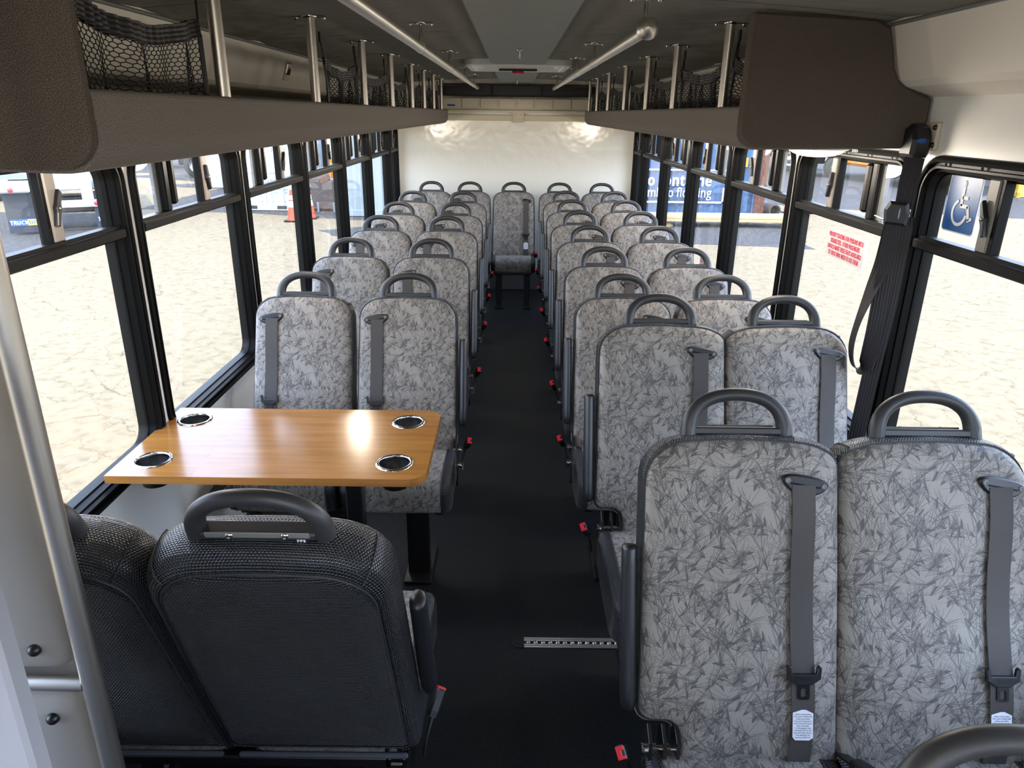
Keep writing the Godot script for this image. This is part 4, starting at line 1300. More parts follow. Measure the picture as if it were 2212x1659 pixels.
# ---------------------------------------------------------------- shoulder belt on the far wall
func shoulder_belt():
	var t := thing("shoulder_belt", "black wheelchair passenger shoulder belt hanging in a loop from a wall retractor", "seat belt", Vector3(XR, 0, -2.17))
	var s := st(false)
	box(s, Vector3(-0.006, 1.672, 0.0), Vector3(0.012, 0.075, 0.075), 0.003)
	var mp := put("mount_plate", s, M.beige_plastic, t)
	s = st()
	for q in [[1.697, -0.026], [1.650, -0.028]]: lathe(s, [Vector2(0.0001, 0.006), Vector2(0.006, 0.005), Vector2(0.008, 0.0)], 10, Transform3D(Basis(Vector3.BACK, PI / 2), Vector3(-0.012, q[0], -q[1])))
	put("mount_bolt", s, M.black_metal, mp)
	s = st(false)
	prism(s, PackedVector2Array([Vector2(-0.04, -0.05), Vector2(0.035, -0.05), Vector2(0.04, 0.0), Vector2(0.025, 0.03), Vector2(0.0, 0.042), Vector2(-0.025, 0.034), Vector2(-0.042, 0.01)]), 0.0, 0.055, Transform3D(Vector3(0, 0, 1), Vector3.UP, Vector3(-1, 0, 0), Vector3(-0.012, 1.665, -0.012)), 0.010)
	var rt := put("retractor", s, M.black_plastic, t)
	s = st()
	lathe(s, [Vector2(0.0001, 0.003), Vector2(0.013, 0.002), Vector2(0.014, 0.0)], 20, Transform3D(Basis(Vector3(1, 0, 0), PI / 2).scaled_local(Vector3(1, 1, 0.6)), Vector3(-0.045, 1.66, 0.030)))
	put("retractor_badge", s, M.flap_blue, rt)
	# webbing
	s = st()
	ribbon(s, [Vector3(-0.04, 1.615, 0.0), Vector3(-0.045, 1.55, 0.003), Vector3(-0.045, 1.47, 0.006)], Vector3(0.87, 0, 0.5), 0.052, 0.003)
	put("upper_webbing", s, M.belt_black, t)
	s = st()
	var f := Vector3(0.87, 0, 0.5); var e := Vector3(-0.15, 0, 0.99)
	ribbon(s, eased([Vector3(-0.066, 1.435, 0.006), Vector3(-0.064, 1.25, 0.008), Vector3(-0.062, 1.12, 0.008), Vector3(-0.063, 1.03, 0.004), Vector3(-0.068, 0.985, 0.0), Vector3(-0.082, 0.967, -0.012), Vector3(-0.099, 0.985, -0.022), Vector3(-0.109, 1.04, -0.028), Vector3(-0.104, 1.12, -0.025), Vector3(-0.088, 1.22, -0.014), Vector3(-0.070, 1.31, -0.006), Vector3(-0.060, 1.43, -0.008)]),
		eased([f, f, f, f.lerp(e, 0.25), f.lerp(e, 0.5), f.lerp(e, 0.8), e, e, e, f.lerp(e, 0.7), f.lerp(e, 0.3), f]), 0.050, 0.003)
	put("loop_webbing", s, M.belt_black, t)
	s = st()
	ribbon(s, [Vector3(-0.042, 1.45, 0.016), Vector3(-0.042, 1.2, 0.018), Vector3(-0.048, 0.95, 0.008), Vector3(-0.052, 0.70, 0.0), Vector3(-0.052, 0.45, 0.0)], f, 0.050, 0.003)
	put("lower_webbing", s, M.belt_black, t)
	s = st(false)
	prism(s, PackedVector2Array([Vector2(-0.03, -0.032), Vector2(0.03, -0.036), Vector2(0.034, 0.0), Vector2(0.026, 0.030), Vector2(-0.022, 0.034), Vector2(-0.034, 0.01)]), 0.0, 0.045, Transform3D(Vector3(0.87, 0, 0.5), Vector3.UP, Vector3(-0.5, 0, 0.87), Vector3(-0.06, 1.462, 0.0)), 0.008)
	var bk := put("buckle_cover", s, M.black_plastic, t)
	s = st()
	var bxf := Transform3D(Vector3(-0.1, 0.0, 1.0), Vector3.UP, Vector3(-1.0, 0, -0.1), Vector3(-0.075, 1.462, 0.036))
	lathe(s, [Vector2(0.0001, 0.003), Vector2(0.010, 0.002), Vector2(0.014, 0.0)], 20, bxf * Transform3D(Basis(Vector3.RIGHT, PI / 2).scaled_local(Vector3(0.8, 1, 1.6)), Vector3.ZERO))
	put("buckle_badge", s, M.pale_blue, bk)
	s = st()
	tube(s, [Vector3(-0.05, 1.425, -0.03), Vector3(-0.07, 1.433, -0.07), Vector3(-0.075, 1.438, -0.10)], 0.0025, 6)
	put("release_pin", s, M.chrome, bk)

# ---------------------------------------------------------------- stickers
func stickers():
	# wheelchair sign on the front window, a blue plate with the white symbol
	var gx := XR + 0.028
	var xf := Transform3D(Vector3(0, 0, 1), Vector3.UP, Vector3(-1, 0, 0), Vector3(gx, 1.503, -2.008))
	var t := thing("wheelchair_sign", "blue window sign with a white wheelchair symbol", "sign", Vector3.ZERO)
	var s := st(false)
	prism(s, rrect(0.150, 0.154, 0.012, 5), 0.0, 0.0015, xf)
	put("white_border", s, M.print_white, t)
	s = st(false)
	prism(s, rrect(0.142, 0.147, 0.010, 5), 0.0014, 0.0022, xf)
	put("blue_field", s, M.sign_blue, t)
	s = st()
	var zf := 0.0030
	var line := func(pts: Array, w: float):
		var q := []
		for p in pts: q.append(xf * Vector3(p.x, p.y, zf))
		for i in q.size() - 1:
			var d: Vector2 = (pts[i + 1] - pts[i]).normalized()
			ribbon(s, [q[i], q[i + 1]], xf.basis * Vector3(-d.y, d.x, 0), w, 0.0012)
	var o := 0.012
	line.call([Vector2(-0.012 + o, 0.046), Vector2(-0.012 + o, -0.004)], 0.011)
	line.call([Vector2(-0.012 + o, 0.018), Vector2(0.014 + o, 0.018)], 0.009)
	line.call([Vector2(-0.015 + o, -0.004), Vector2(0.020 + o, -0.004)], 0.010)
	line.call([Vector2(0.018 + o, -0.002), Vector2(0.032 + o, -0.038)], 0.010)
	line.call([Vector2(0.028 + o, -0.040), Vector2(0.046 + o, -0.032)], 0.008)
	var arcp := []
	for k in 19:
		var a := deg_to_rad(lerpf(112, 350, k / 18.0))
		arcp.append(Vector2(-0.010 + o - 0.004 + 0.032 * cos(a), -0.022 + 0.032 * sin(a)))
	line.call(arcp, 0.0085)
	lathe(s, [Vector2(0.0001, 0.0012), Vector2(0.0085, 0.001), Vector2(0.009, 0.0)], 20, xf * Transform3D(Basis(Vector3.RIGHT, PI / 2), Vector3(-0.012 + o, 0.054, 0.0022)))
	put("wheelchair_symbol", s, M.print_white, t)
	# priority seating notice
	var x2 := Transform3D(Vector3(0, 0, 1), Vector3.UP, Vector3(-1, 0, 0), Vector3(gx, 1.272, -2.662))
	var n := thing("priority_notice", "white window sticker with red priority seating lettering", "sticker", Vector3.ZERO)
	s = st(false)
	prism(s, rrect(0.315, 0.100, 0.002, 2), 0.0, 0.001, x2)
	put("notice_sheet", s, M.sticker_white, n)
	var lines := ["PRIORITY SEATING FOR PERSONS WITH", "DISABILITIES.  OTHER PASSENGERS", "SHOULD MAKE THESE SEATS AVAILABLE", "TO THOSE WHO WISH TO USE THEM."]
	for k in 4:
		var m := text("lettering", lines[k], 0.0165, M.sticker_red, n, Transform3D.IDENTITY, 0.0008, true)
		var wd: float = m.mesh.get_aabb().size.x
		var want: float = [0.285, 0.245, 0.285, 0.260][k]
		m.transform = x2 * Transform3D(Basis(Vector3(want / wd, 0, 0), Vector3(0.02, 1, 0), Vector3(0, 0, 1)), Vector3(0, 0.033 - k * 0.0225, 0.0014))
	for e in [[1, 4.62, "small red-lettered exit sticker low on the fourth window of the wheelchair-sign side"], [-1, 4.72, "small red-lettered exit sticker low on the window beside the third table-side row"]]:
		var ex := Transform3D(Vector3(0, 0, float(e[0])), Vector3.UP, Vector3(-float(e[0]), 0, 0), Vector3(gx if e[0] > 0 else XL - 0.028, 0.84, -e[1]))
		var q := thing("exit_sticker", e[2], "sticker", Vector3.ZERO, 0.0, "exit stickers on the windows")
		s = st(false)
		prism(s, rrect(0.12, 0.10, 0.004, 2), 0.0, 0.001, ex)
		put("sticker_sheet", s, M.sticker_white, q)
		text("lettering", "EXIT", 0.032, M.sticker_red, q, ex * Transform3D(Basis.IDENTITY, Vector3(0, 0.012, 0.0012)), 0.0006, true)
	text("frame_arrows", ">>>>", 0.016, M.print_white, self, Transform3D(Vector3(0, 0, 1), Vector3.UP, Vector3(-1, 0, 0), Vector3(XR - 0.013, 1.613, -2.62)), 0.001, true)
	tag(get_node("frame_arrows"), "row of small white arrowheads on the window frame under the rack's end panel", "marking")

func small_things():
	# aluminium anchor track across the floor
	var t := thing("anchor_track", "short aluminium wheelchair anchor track set across the aisle floor", "floor track", Vector3(0.62, 0, -2.03))
	var s := st(false)
	for z in [-0.016, 0.016]: box(s, Vector3(0, 0.003, z), Vector3(1.13, 0.006, 0.018), 0.001)
	for z in [-0.021, -0.012, 0.012, 0.021]: box(s, Vector3(0, 0.0065, z), Vector3(1.13, 0.002, 0.002), 0.0)
	put("rails", s, M.aluminium, t)
	s = st(false)
	box(s, Vector3(0, 0.001, 0), Vector3(1.13, 0.002, 0.016), 0.0)
	put("channel", s, M.rubber, t)
	s = st()
	for k in 44: lathe(s, [Vector2(0.0001, 0.0075), Vector2(0.006, 0.007), Vector2(0.0085, 0.002)], 10, Transform3D(Basis.IDENTITY, Vector3(-0.55 + k * 0.0255, 0, 0)))
	tag(put("lip_row", s, M.steel, t), "", "", "", "stuff")
	s = st(false)
	prism(s, rrect(0.06, 0.05, 0.024, 6), 0.0, 0.005, Transform3D(Vector3(1, 0, 0), Vector3(0, 0, -1), Vector3(0, 1, 0), Vector3(-0.575, 0, 0)), 0.001)
	put("end_cap", s, M.black_plastic, t)
	# heater box under the seat that faces the table
	var hb := thing("heater", "black slotted heater box with a white label under the table-facing seat", "heater", Vector3(-0.70, 0, -1.62))
	s = st(false)
	box(s, Vector3(0, 0.10, 0), Vector3(0.42, 0.20, 0.26), 0.012)
	put("housing", s, M.black_plastic, hb)
	for k in 6:
		s = st(false)
		for j in 7: box(s, Vector3(-0.09 + j * 0.042, 0.2005, -0.06 + k * 0.028), Vector3(0.030, 0.003, 0.006), 0.001)
		box(s, Vector3(0.03, 0.03 + k * 0.026, 0.1305), Vector3(0.26, 0.006, 0.003), 0.001)
		put("slot_row", s, M.frame_black, hb)
	s = st(false)
	box(s, Vector3(0.19, 0.12, 0.132), Vector3(0.045, 0.09, 0.002), 0.0005)
	put("paper_label", s, M.tag_white, hb)
	# clear marker lamps on the cove panel
	for p in [[1.42, 1.885, "clear rectangular marker lamp on the cove behind the first rack net"], [3.52, 1.888, "clear rectangular marker lamp on the cove between two bare rack posts"]]:
		var l := thing("marker_lamp", p[2], "lamp", Vector3.ZERO, 0.0, "marker lamps on the cove")
		var xf := Transform3D(Vector3(0, 0, -1), Vector3(0.27, 0.963, 0), Vector3(0.963, -0.27, 0), Vector3(XL + 0.130, p[1], -p[0]))
		s = st(false)
		prism(s, rrect(0.080, 0.085, 0.008, 4), -0.004, 0.004, xf, 0.001)
		put("housing", s, M.beige_plastic, l)
		s = st(false)
		prism(s, rrect(0.062, 0.05, 0.006, 4), 0.003, 0.008, xf * Transform3D(Basis.IDENTITY, Vector3(0, 0.008, 0)), 0.003)
		put("lens", s, M.chrome, l)
	# crumpled black cloth in the first net
	var c := st()
	var blob := PackedVector2Array()
	for k in 30:
		var a := TAU * k / 30
		blob.append(Vector2(0.17 * cos(a) * (1 + 0.10 * sin(5 * a)), 0.10 * sin(a) * (1 + 0.14 * sin(3 * a + 1))))
	rings(c, blob, Vector2.ZERO, [[0.0, 0.085], [0.25, 0.080], [0.45, 0.062], [0.65, 0.045], [0.85, 0.020], [1.0, 0.0]], func(x, y, q): return (0.016 * sin(x * 60) * cos(y * 47) + 0.012 * sin(x * 31 + y * 25)) * (1.0 - q))
	tag(put("crumpled_cloth", c, M.net, self, Transform3D(Vector3(0, 0, -1), Vector3(-1, 0, 0), Vector3(0, 1, 0), Vector3(XL + 0.36, 1.664, -1.33))), "crumpled black cloth lying in the rack behind the first net", "cloth")
# ---------------------------------------------------------------- the yard outside
func patch(called: String, label: String, pts: Array, m: Material, y := 0.006):
	var p := PackedVector2Array()
	for q in pts: p.append(Vector2(q[0], q[1]))
	# ragged rim
	var o := PackedVector2Array()
	for i in p.size():
		var a := p[i]; var b := p[(i + 1) % p.size()]
		var n := maxi(2, mini(40, int(a.distance_to(b) / 0.35)))
		for k in n:
			var t := k / float(n)
			o.append(a.lerp(b, t) + (Vector2.ZERO if k == 0 else Vector2(rng.randf_range(-0.1, 0.1), rng.randf_range(-0.1, 0.1))))
	var s := st(false)
	prism(s, o, 0.0, y, Transform3D(Vector3(1, 0, 0), Vector3(0, 0, -1), Vector3(0, 1, 0), Vector3(0, GY, 0)))
	tag(put(called, s, m, self), label, "ground", "asphalt patches in the yard", "structure")

# container with corrugated sides; x,z = middle of the face towards the bus
func container(label: String, x: float, d: float, w: float, h: float, depth: float, m: Material, trim: Material, turn: float, doors: bool, group := "") -> Node3D:
	var t := thing("shipping_container", label, "container", Vector3(x, GY, -d), turn, group)
	var s := st(false)
	for e in [-1.0, 1.0]:
		for z in [-0.06, -depth + 0.06]: box(s, Vector3(e * (w / 2 - 0.06), h / 2, z), Vector3(0.12, h, 0.12), 0.01)
	put("corner_post", s, trim, t)
	s = st(false)
	for z in [-0.05, -depth + 0.05]:
		box(s, Vector3(0, 0.10, z), Vector3(w, 0.16, 0.10), 0.01); box(s, Vector3(0, h - 0.07, z), Vector3(w, 0.14, 0.10), 0.01)
	for e in [-1.0, 1.0]:
		box(s, Vector3(e * (w / 2 - 0.05), 0.10, -depth / 2), Vector3(0.10, 0.16, depth), 0.01); box(s, Vector3(e * (w / 2 - 0.05), h - 0.07, -depth / 2), Vector3(0.10, 0.14, depth), 0.01)
	put("rail", s, m, t)
	s = st(false)
	flatquad(s, Vector3(-w / 2, h - 0.02, 0), Vector3(w / 2, h - 0.02, 0), Vector3(w / 2, h - 0.02, -depth), Vector3(-w / 2, h - 0.02, -depth))
	flatquad(s, Vector3(-w / 2, 0.12, 0), Vector3(w / 2, 0.12, 0), Vector3(w / 2, 0.12, -depth), Vector3(-w / 2, 0.12, -depth))
	put("roof_sheet", s, m, t)
	var corr := func(sf: SurfaceTool, a: Vector3, b: Vector3, inward: Vector3):
		var n := int(a.distance_to(b) / 0.28)
		for i in n:
			var f := [0.0, 0.25, 0.5, 0.75, 1.0]; var dp := [0.0, 0.0, 0.036, 0.036, 0.0]
			for k in 4:
				var p: Vector3 = a.lerp(b, (i + f[k]) / n) + inward * dp[k]; var q: Vector3 = a.lerp(b, (i + f[k + 1]) / n) + inward * dp[k + 1]
				flatquad(sf, p, q, q + Vector3.UP * (h - 0.28), p + Vector3.UP * (h - 0.28))
	for e in [-1.0, 1.0]:
		s = st(false)
		corr.call(s, Vector3(e * (w / 2 - 0.03), 0.16, -0.1), Vector3(e * (w / 2 - 0.03), 0.16, -depth + 0.1), Vector3(-e, 0, 0))
		put("side_sheet", s, m, t)
	s = st(false)
	corr.call(s, Vector3(-w / 2 + 0.1, 0.16, -depth + 0.03), Vector3(w / 2 - 0.1, 0.16, -depth + 0.03), Vector3(0, 0, 1))
	put("side_sheet", s, m, t)
	if doors:
		for e in [-1.0, 1.0]:
			s = st(false)
			var dw := w / 2 - 0.13
			box(s, Vector3(e * (dw / 2 + 0.005), h / 2, -0.05), Vector3(dw, h - 0.34, 0.04), 0.008)
			for k in 4: box(s, Vector3(e * (dw / 2 + 0.005), 0.42 + k * (h - 0.85) / 3.0, -0.026), Vector3(dw - 0.14, 0.34, 0.016), 0.012)
			var dr := put("door", s, m, t)
			for k in [0.25, 0.8]:
				s = st()
				cyl(s, Vector3(e * dw * k, 0.16, 0.005), Vector3(e * dw * k, h - 0.14, 0.005), 0.02, 8)
				put("lock_rod", s, trim, dr)
			s = st(false)
			box(s, Vector3(e * dw * 0.5, 1.0, 0.012), Vector3(dw * 0.5, 0.035, 0.02), 0.005)
			put("handle", s, trim, dr)
		s = st(false)
		for e in [-0.28, 0.28]: box(s, Vector3(e * w, 0.10, 0.001), Vector3(0.26, 0.09, 0.004), 0.0)
		put("fork_pocket", s, M.dark_pane, t)
	else:
		s = st(false)
		corr.call(s, Vector3(-w / 2 + 0.1, 0.16, -0.03), Vector3(w / 2 - 0.1, 0.16, -0.03), Vector3(0, 0, -1))
		put("side_sheet", s, m, t)
	return t

func wheel(parent: Node, at: Vector3, r: float, w: float, along_x := true):
	# axle along z when the vehicle is seen from its side
	var b := Basis(Vector3.RIGHT, PI / 2) if along_x else Basis(Vector3.BACK, PI / 2)
	var xf := Transform3D(b, at)
	var s := st()
	lathe(s, [Vector2(r * 0.55, -w / 2), Vector2(r * 0.93, -w / 2), Vector2(r, -w * 0.38), Vector2(r, w * 0.38), Vector2(r * 0.93, w / 2), Vector2(r * 0.55, w / 2)], 26, xf)
	var t := put("wheel", s, M.tyre, parent)
	s = st()
	lathe(s, [Vector2(r * 0.56, -w / 2), Vector2(r * 0.56, w * 0.42), Vector2(r * 0.50, w * 0.45), Vector2(r * 0.44, w * 0.2), Vector2(r * 0.25, w * 0.2), Vector2(r * 0.2, w * 0.42), Vector2(0.0001, w * 0.44)], 22, xf)
	put("rim", s, M.aluminium, t)

func cone(x: float, d: float, h: float, label: String):
	var t := thing("traffic_cone", label, "traffic cone", Vector3(x, GY, -d), 0.0, "traffic cones in the yard")
	var k := h / 0.74
	var s := st(false)
	prism(s, rrect(0.37 * k, 0.37 * k, 0.03), 0.0, 0.035, Transform3D(Vector3(1, 0, 0), Vector3(0, 0, -1), Vector3(0, 1, 0), Vector3.ZERO), 0.006)
	put("base", s, M.rubber, t)
	s = st()
	lathe(s, [Vector2(0.145 * k, 0.035), Vector2(0.135 * k, 0.06), Vector2(0.032 * k, h - 0.01), Vector2(0.026 * k, h), Vector2(0.0001, h)], 24)
	put("body", s, M.cone_orange, t)
	for q in [[0.46, 0.14], [0.69, 0.10]]:
		var y0: float = h * q[0]; var y1: float = y0 + q[1] * k
		var rad := func(y): return lerpf(0.135, 0.032, (y - 0.06) / (h - 0.07)) * k + 0.003
		s = st()
		lathe(s, [Vector2(rad.call(y0), y0), Vector2(rad.call(y1), y1)], 24)
		put("collar", s, M.print_white, t)

func bx(parent: Node, called: String, m: Material, c: Vector3, size: Vector3, ch := 0.02) -> MeshInstance3D:
	var s := st(false)
	box(s, c, size, ch)
	return put(called, s, m, parent)

func outside():
	var g := st(false)
	flatquad(g, Vector3(-90, GY, 20), Vector3(90, GY, 20), Vector3(90, GY, -120), Vector3(-90, GY, -120))
	tag(put("ground", g, M.concrete, self), "sunlit cream concrete yard round the bus", "ground", "", "structure")
	patch("asphalt_patch", "grey asphalt strip in front of the white container and the dumpster", [[-10.0, 19.6], [-6.4, 18.9], [-4.4, 18.2], [-2.0, 17.6], [-1.2, 26.0], [-10.0, 26.0]], M.asphalt)
	patch("asphalt_patch", "grey asphalt corner before the grey container", [[-4.35, 16.3], [-3.5, 15.4], [-2.3, 13.8], [-0.6, 13.4], [-0.6, 17.0], [-3.4, 17.0]], M.asphalt)
	patch("asphalt_patch", "grey asphalt patch behind the white truck", [[-8.2, 13.2], [-9.0, 16.9], [-9.4, 18.5], [-16.0, 18.8], [-16.0, 12.6]], M.asphalt)
	patch("asphalt_patch", "dark asphalt streak under the yellow and the red truck", [[-9.6, 25.0], [-12.4, 26.0], [-11.0, 27.4], [-15.5, 29.5], [-13.4, 31.0], [-40.0, 34.0], [-40.0, 70.0], [-6.0, 70.0], [-7.0, 26.5]], M.asphalt)
	patch("asphalt_patch", "grey asphalt patch below the blue container and its timber beam", [[1.3, 15.0], [3.3, 15.2], [4.8, 14.9], [6.1, 14.6], [6.3, 15.6], [6.15, 16.6], [7.0, 18.3], [1.3, 18.6]], M.asphalt)
	patch("asphalt_patch", "wide asphalt drive under the parked trucks and the school bus", [[8.2, 22.0], [10.6, 21.0], [13.2, 20.0], [18.0, 18.6], [34.0, 16.0], [60.0, 40.0], [60.0, 70.0], [6.0, 70.0], [6.4, 26.0]], M.asphalt)
	# --- table side
	var t := container("white shipping container with its doors towards the bus, beside the orange cones", -6.50, 19.5, 1.40, 2.5, 4.0, M.white_steel, M.white_steel, 0.0, true, "containers in the yard")
	text("door_print", "HNTZ 1\n5 7 0 2 1", 0.10, M.ink, t, Transform3D(Basis.IDENTITY, Vector3(0.36, 1.62, 0.0)), 0.004)
	text("door_print", "M.GROSS 30480 KG\nTARE  2200 KG\nPAYLOAD 28280\n2 37  CU.M", 0.055, M.ink, t, Transform3D(Basis.IDENTITY, Vector3(0.38, 0.62, 0.0)), 0.004)
	cone(-5.30, 17.69, 0.74, "tall orange traffic cone with white bands in front of the white container")
	cone(-5.55, 19.1, 0.74, "orange traffic cone half hidden behind the tall cone by the white container")
	cone(-5.02, 18.2, 0.70, "orange traffic cone whose base shows beside the dumpster")
	container("large grey ribbed container beyond the last table-side windows", -2.95, 18.6, 2.9, 2.6, 6.0, M.grey_steel, M.grey_steel, 0.04, false, "containers in the yard")
	# dumpster full of scrap
	var dm := thing("dumpster", "dark scrap dumpster with bent metal between white container and grey container", "dumpster", Vector3(-5.02, GY, -19.6), 0.0)
	var s := st(false)
	prism(s, PackedVector2Array([Vector2(-0.50, 0.08), Vector2(0.50, 0.08), Vector2(0.56, 0.78), Vector2(-0.56, 0.78)]), -1.2, 0.0, Transform3D.IDENTITY, 0.02)
	put("body", s, M.dump, dm)
	bx(dm, "rim", M.rust, Vector3(0, 0.08, 0.01), Vector3(1.05, 0.05, 0.05))
	for k in 5:
		s = st(false)
		box(s, Vector3(-0.36 + 0.18 * k, 0.62 + 0.05 * (k % 2), -0.3 + 0.1 * (k % 3)), Vector3(0.28, 0.18, 0.3), 0.03, Transform3D(Basis(Vector3(0.3, 0.2, 1).normalized(), 0.5 * sin(k * 2.0)), Vector3(0, 0.1, 0)))
		put("scrap_piece", s, [M.rust, M.grey_steel, M.dump, M.stile_beige, M.rust][k], dm)
	for e in [-0.12, 0.3]: bx(dm, "prop", M.grey_steel, Vector3(e, 0.12, 0.14), Vector3(0.05, 0.26, 0.05), 0.008)
	# pale shed behind
	var b := thing("shed", "pale lavender shed with a barred window behind the white container", "building", Vector3(-6.2, GY, -25.5))
	bx(b, "wall", M.lavender, Vector3(0, 1.5, -1.5), Vector3(9.0, 3.0, 3.0), 0.0)
	bx(b, "roof", M.white_steel, Vector3(0, 3.05, -1.5), Vector3(9.3, 0.12, 3.3))
	var wn := bx(b, "window", M.print_white, Vector3(-0.95, 1.25, 0.02), Vector3(0.62, 1.0, 0.06), 0.01)
	for i in 3:
		for j in 4:
			bx(wn, "pane", M.dark_pane, Vector3(-0.95 - 0.19 + 0.19 * i, 1.25 - 0.35 + 0.235 * j, 0.05), Vector3(0.16, 0.2, 0.02), 0.0)
	bx(b, "door", M.white_plastic, Vector3(0.4, 1.1, 0.02), Vector3(0.9, 2.0, 0.06), 0.01)
	var f := thing("forklift", "small orange machine standing before the pale shed", "machine", Vector3(-5.35, GY, -22.5))
	bx(f, "body", M.paint_orange, Vector3(0, 0.75, 0), Vector3(0.5, 0.7, 0.8), 0.08)
	bx(f, "hood", M.paint_yellow, Vector3(0.02, 1.15, 0.0), Vector3(0.36, 0.16, 0.5), 0.05)
	for e in [-0.25, 0.25]: wheel(f, Vector3(e, 0.28, 0.35), 0.28, 0.2, false)
	var rc := thing("gas_cage", "red cabinet standing beside the white container", "cabinet", Vector3(-7.46, GY, -20.6))
	bx(rc, "body", M.paint_red, Vector3(0, 0.75, -0.4), Vector3(0.42, 1.5, 0.8), 0.02)
	bx(rc, "door", M.paint_red, Vector3(0, 0.78, 0.015), Vector3(0.36, 1.35, 0.03), 0.01)
	# white truck seen from behind
	var tr := thing("truck", "rear of a white truck with round red lamps and dark mud flaps", "truck", Vector3(-9.43, GY, -15.7), 0.5)
	var tank := st()
	tube(tank, [Vector3(0, 1.95, -0.3), Vector3(0, 1.95, -6.0)], 1.05, 28, true, 0.98)
	put("tank", tank, M.white_steel, tr)
	bx(tr, "tail_beam", M.paint_white, Vector3(0.05, 0.98, -0.25), Vector3(2.2, 0.22, 0.5), 0.02)
	for e in [-1.0, 1.0]:
		var fd := bx(tr, "fender", M.paint_white, Vector3(-0.06 + e * 0.86, 0.98, -0.05), Vector3(0.56, 0.22, 0.7), 0.03)
		s = st()
		lathe(s, [Vector2(0.0001, 0.02), Vector2(0.045, 0.018), Vector2(0.05, 0.0)], 16, Transform3D(Basis(Vector3.RIGHT, PI / 2), Vector3(-0.06 + e * 0.92, 0.93, 0.30)))
		put("marker_lamp", s, M.lamp_red, fd)
		var fl := bx(tr, "mud_flap", M.flap, Vector3(-0.06 + e * 0.80, 0.45, 0.08), Vector3(0.60, 0.80, 0.02), 0.004)
		bx(fl, "flap_plate", M.flap_blue, Vector3(-0.06 + e * 0.80, 0.26, 0.095), Vector3(0.50, 0.14, 0.012), 0.002)
		bx(fl, "flap_plate_end", M.flap_yellow, Vector3(0.09 + e * 0.80, 0.26, 0.098), Vector3(0.20, 0.12, 0.012), 0.002)
		text("flap_print", "TRUCK", 0.075, M.print_white, fl, Transform3D(Basis.IDENTITY, Vector3(-0.16 + e * 0.80, 0.26, 0.103)), 0.004, true)
		text("flap_print", "SITE", 0.068, M.flap_blue, fl, Transform3D(Basis.IDENTITY, Vector3(0.09 + e * 0.80, 0.26, 0.106)), 0.004, true)
		wheel(tr, Vector3(e * 0.84, 0.48, -0.75), 0.48, 0.5, false)
	var lb := bx(tr, "lamp_bar", M.paint_white, Vector3(0.03, 0.60, 0.10), Vector3(1.36, 0.15, 0.06), 0.01)
	for k in [[-0.56, 1], [-0.43, 1], [-0.30, 0], [0.36, 0], [0.47, 1], [0.60, 1]]:
		s = st()
		lathe(s, [Vector2(0.0001, 0.022), Vector2(0.045, 0.018), Vector2(0.052, 0.0)], 16, Transform3D(Basis(Vector3.RIGHT, PI / 2), Vector3(k[0] + 0.03, 0.60, 0.13)))
		put("tail_lamp", s, M.lamp_red if k[1] else M.white_steel, lb)
	bx(tr, "ladder_plate", M.paint_white, Vector3(0.36, 0.95, 0.12), Vector3(0.22, 0.56, 0.04), 0.01)
	bx(tr, "axle_frame", M.black_metal, Vector3(0, 0.55, -0.6), Vector3(1.5, 0.35, 0.6), 0.03)
	# second white vehicle at the picture's rim
	var tv := thing("van", "white vehicle nose standing beyond the white truck", "van", Vector3(-15.4, GY, -20.5))
	bx(tv, "body", M.paint_white, Vector3(0, 1.1, -1.5), Vector3(1.9, 1.5, 3.2), 0.15)
	bx(tv, "bumper", M.trim_grey, Vector3(0, 0.42, 0.12), Vector3(1.8, 0.2, 0.2), 0.05)
	bx(tv, "windscreen", M.dark_pane, Vector3(0, 1.55, 0.09), Vector3(1.6, 0.5, 0.04), 0.01)
	for e in [-0.75, 0.75]: wheel(tv, Vector3(e, 0.36, -0.5), 0.36, 0.25, false)
	var yt := thing("truck", "yellow truck side with a chrome wheel, far beyond the second table-side window", "truck", Vector3(-14.3, GY, -33.6))
	bx(yt, "body", M.paint_yellow, Vector3(-1.3, 1.5, -1.2), Vector3(2.2, 1.4, 2.2), 0.08)
	bx(yt, "hood", M.paint_yellow, Vector3(0.55, 1.45, -1.2), Vector3(1.2, 0.8, 2.0), 0.12)
	bx(yt, "bumper", M.paint_white, Vector3(-1.0, 0.75, -0.1), Vector3(0.9, 0.28, 0.2), 0.03)
	bx(yt, "chassis", M.black_metal, Vector3(0.4, 0.65, -1.2), Vector3(3.6, 0.3, 1.2), 0.04)
	for e in [0.0, 3.0]: wheel(yt, Vector3(e, 0.52, 0.0), 0.52, 0.3)
	var rt := thing("truck", "red truck cab with a white stripe, beyond the second table-side window", "truck", Vector3(-11.45, GY, -29.2))
	bx(rt, "cab", M.paint_red, Vector3(0.1, 1.25, -1.1), Vector3(1.9, 1.7, 2.0), 0.12)
	bx(rt, "stripe", M.print_white, Vector3(0.1, 0.92, -0.09), Vector3(1.92, 0.16, 0.02), 0.004)
	bx(rt, "step", M.paint_red, Vector3(-0.2, 0.5, -0.6), Vector3(1.0, 0.36, 1.0), 0.04)
	bx(rt, "chassis", M.black_metal, Vector3(-0.6, 0.6, -1.1), Vector3(2.4, 0.3, 1.2), 0.04)
	for e in [-0.9, 0.95]: wheel(rt, Vector3(e, 0.46, -0.1), 0.46, 0.3)
	# --- wheelchair-sign side
	var bc := container("long blue container with white bamboo flooring lettering", 3.45, 18.9, 5.7, 2.6, 2.44, M.blue_steel, M.blue_steel, 0.0, false, "containers in the yard")
	var po := bx(bc, "rusty_post", M.rust, Vector3(2.80, 1.3, 0.02), Vector3(0.26, 2.6, 0.10), 0.01)
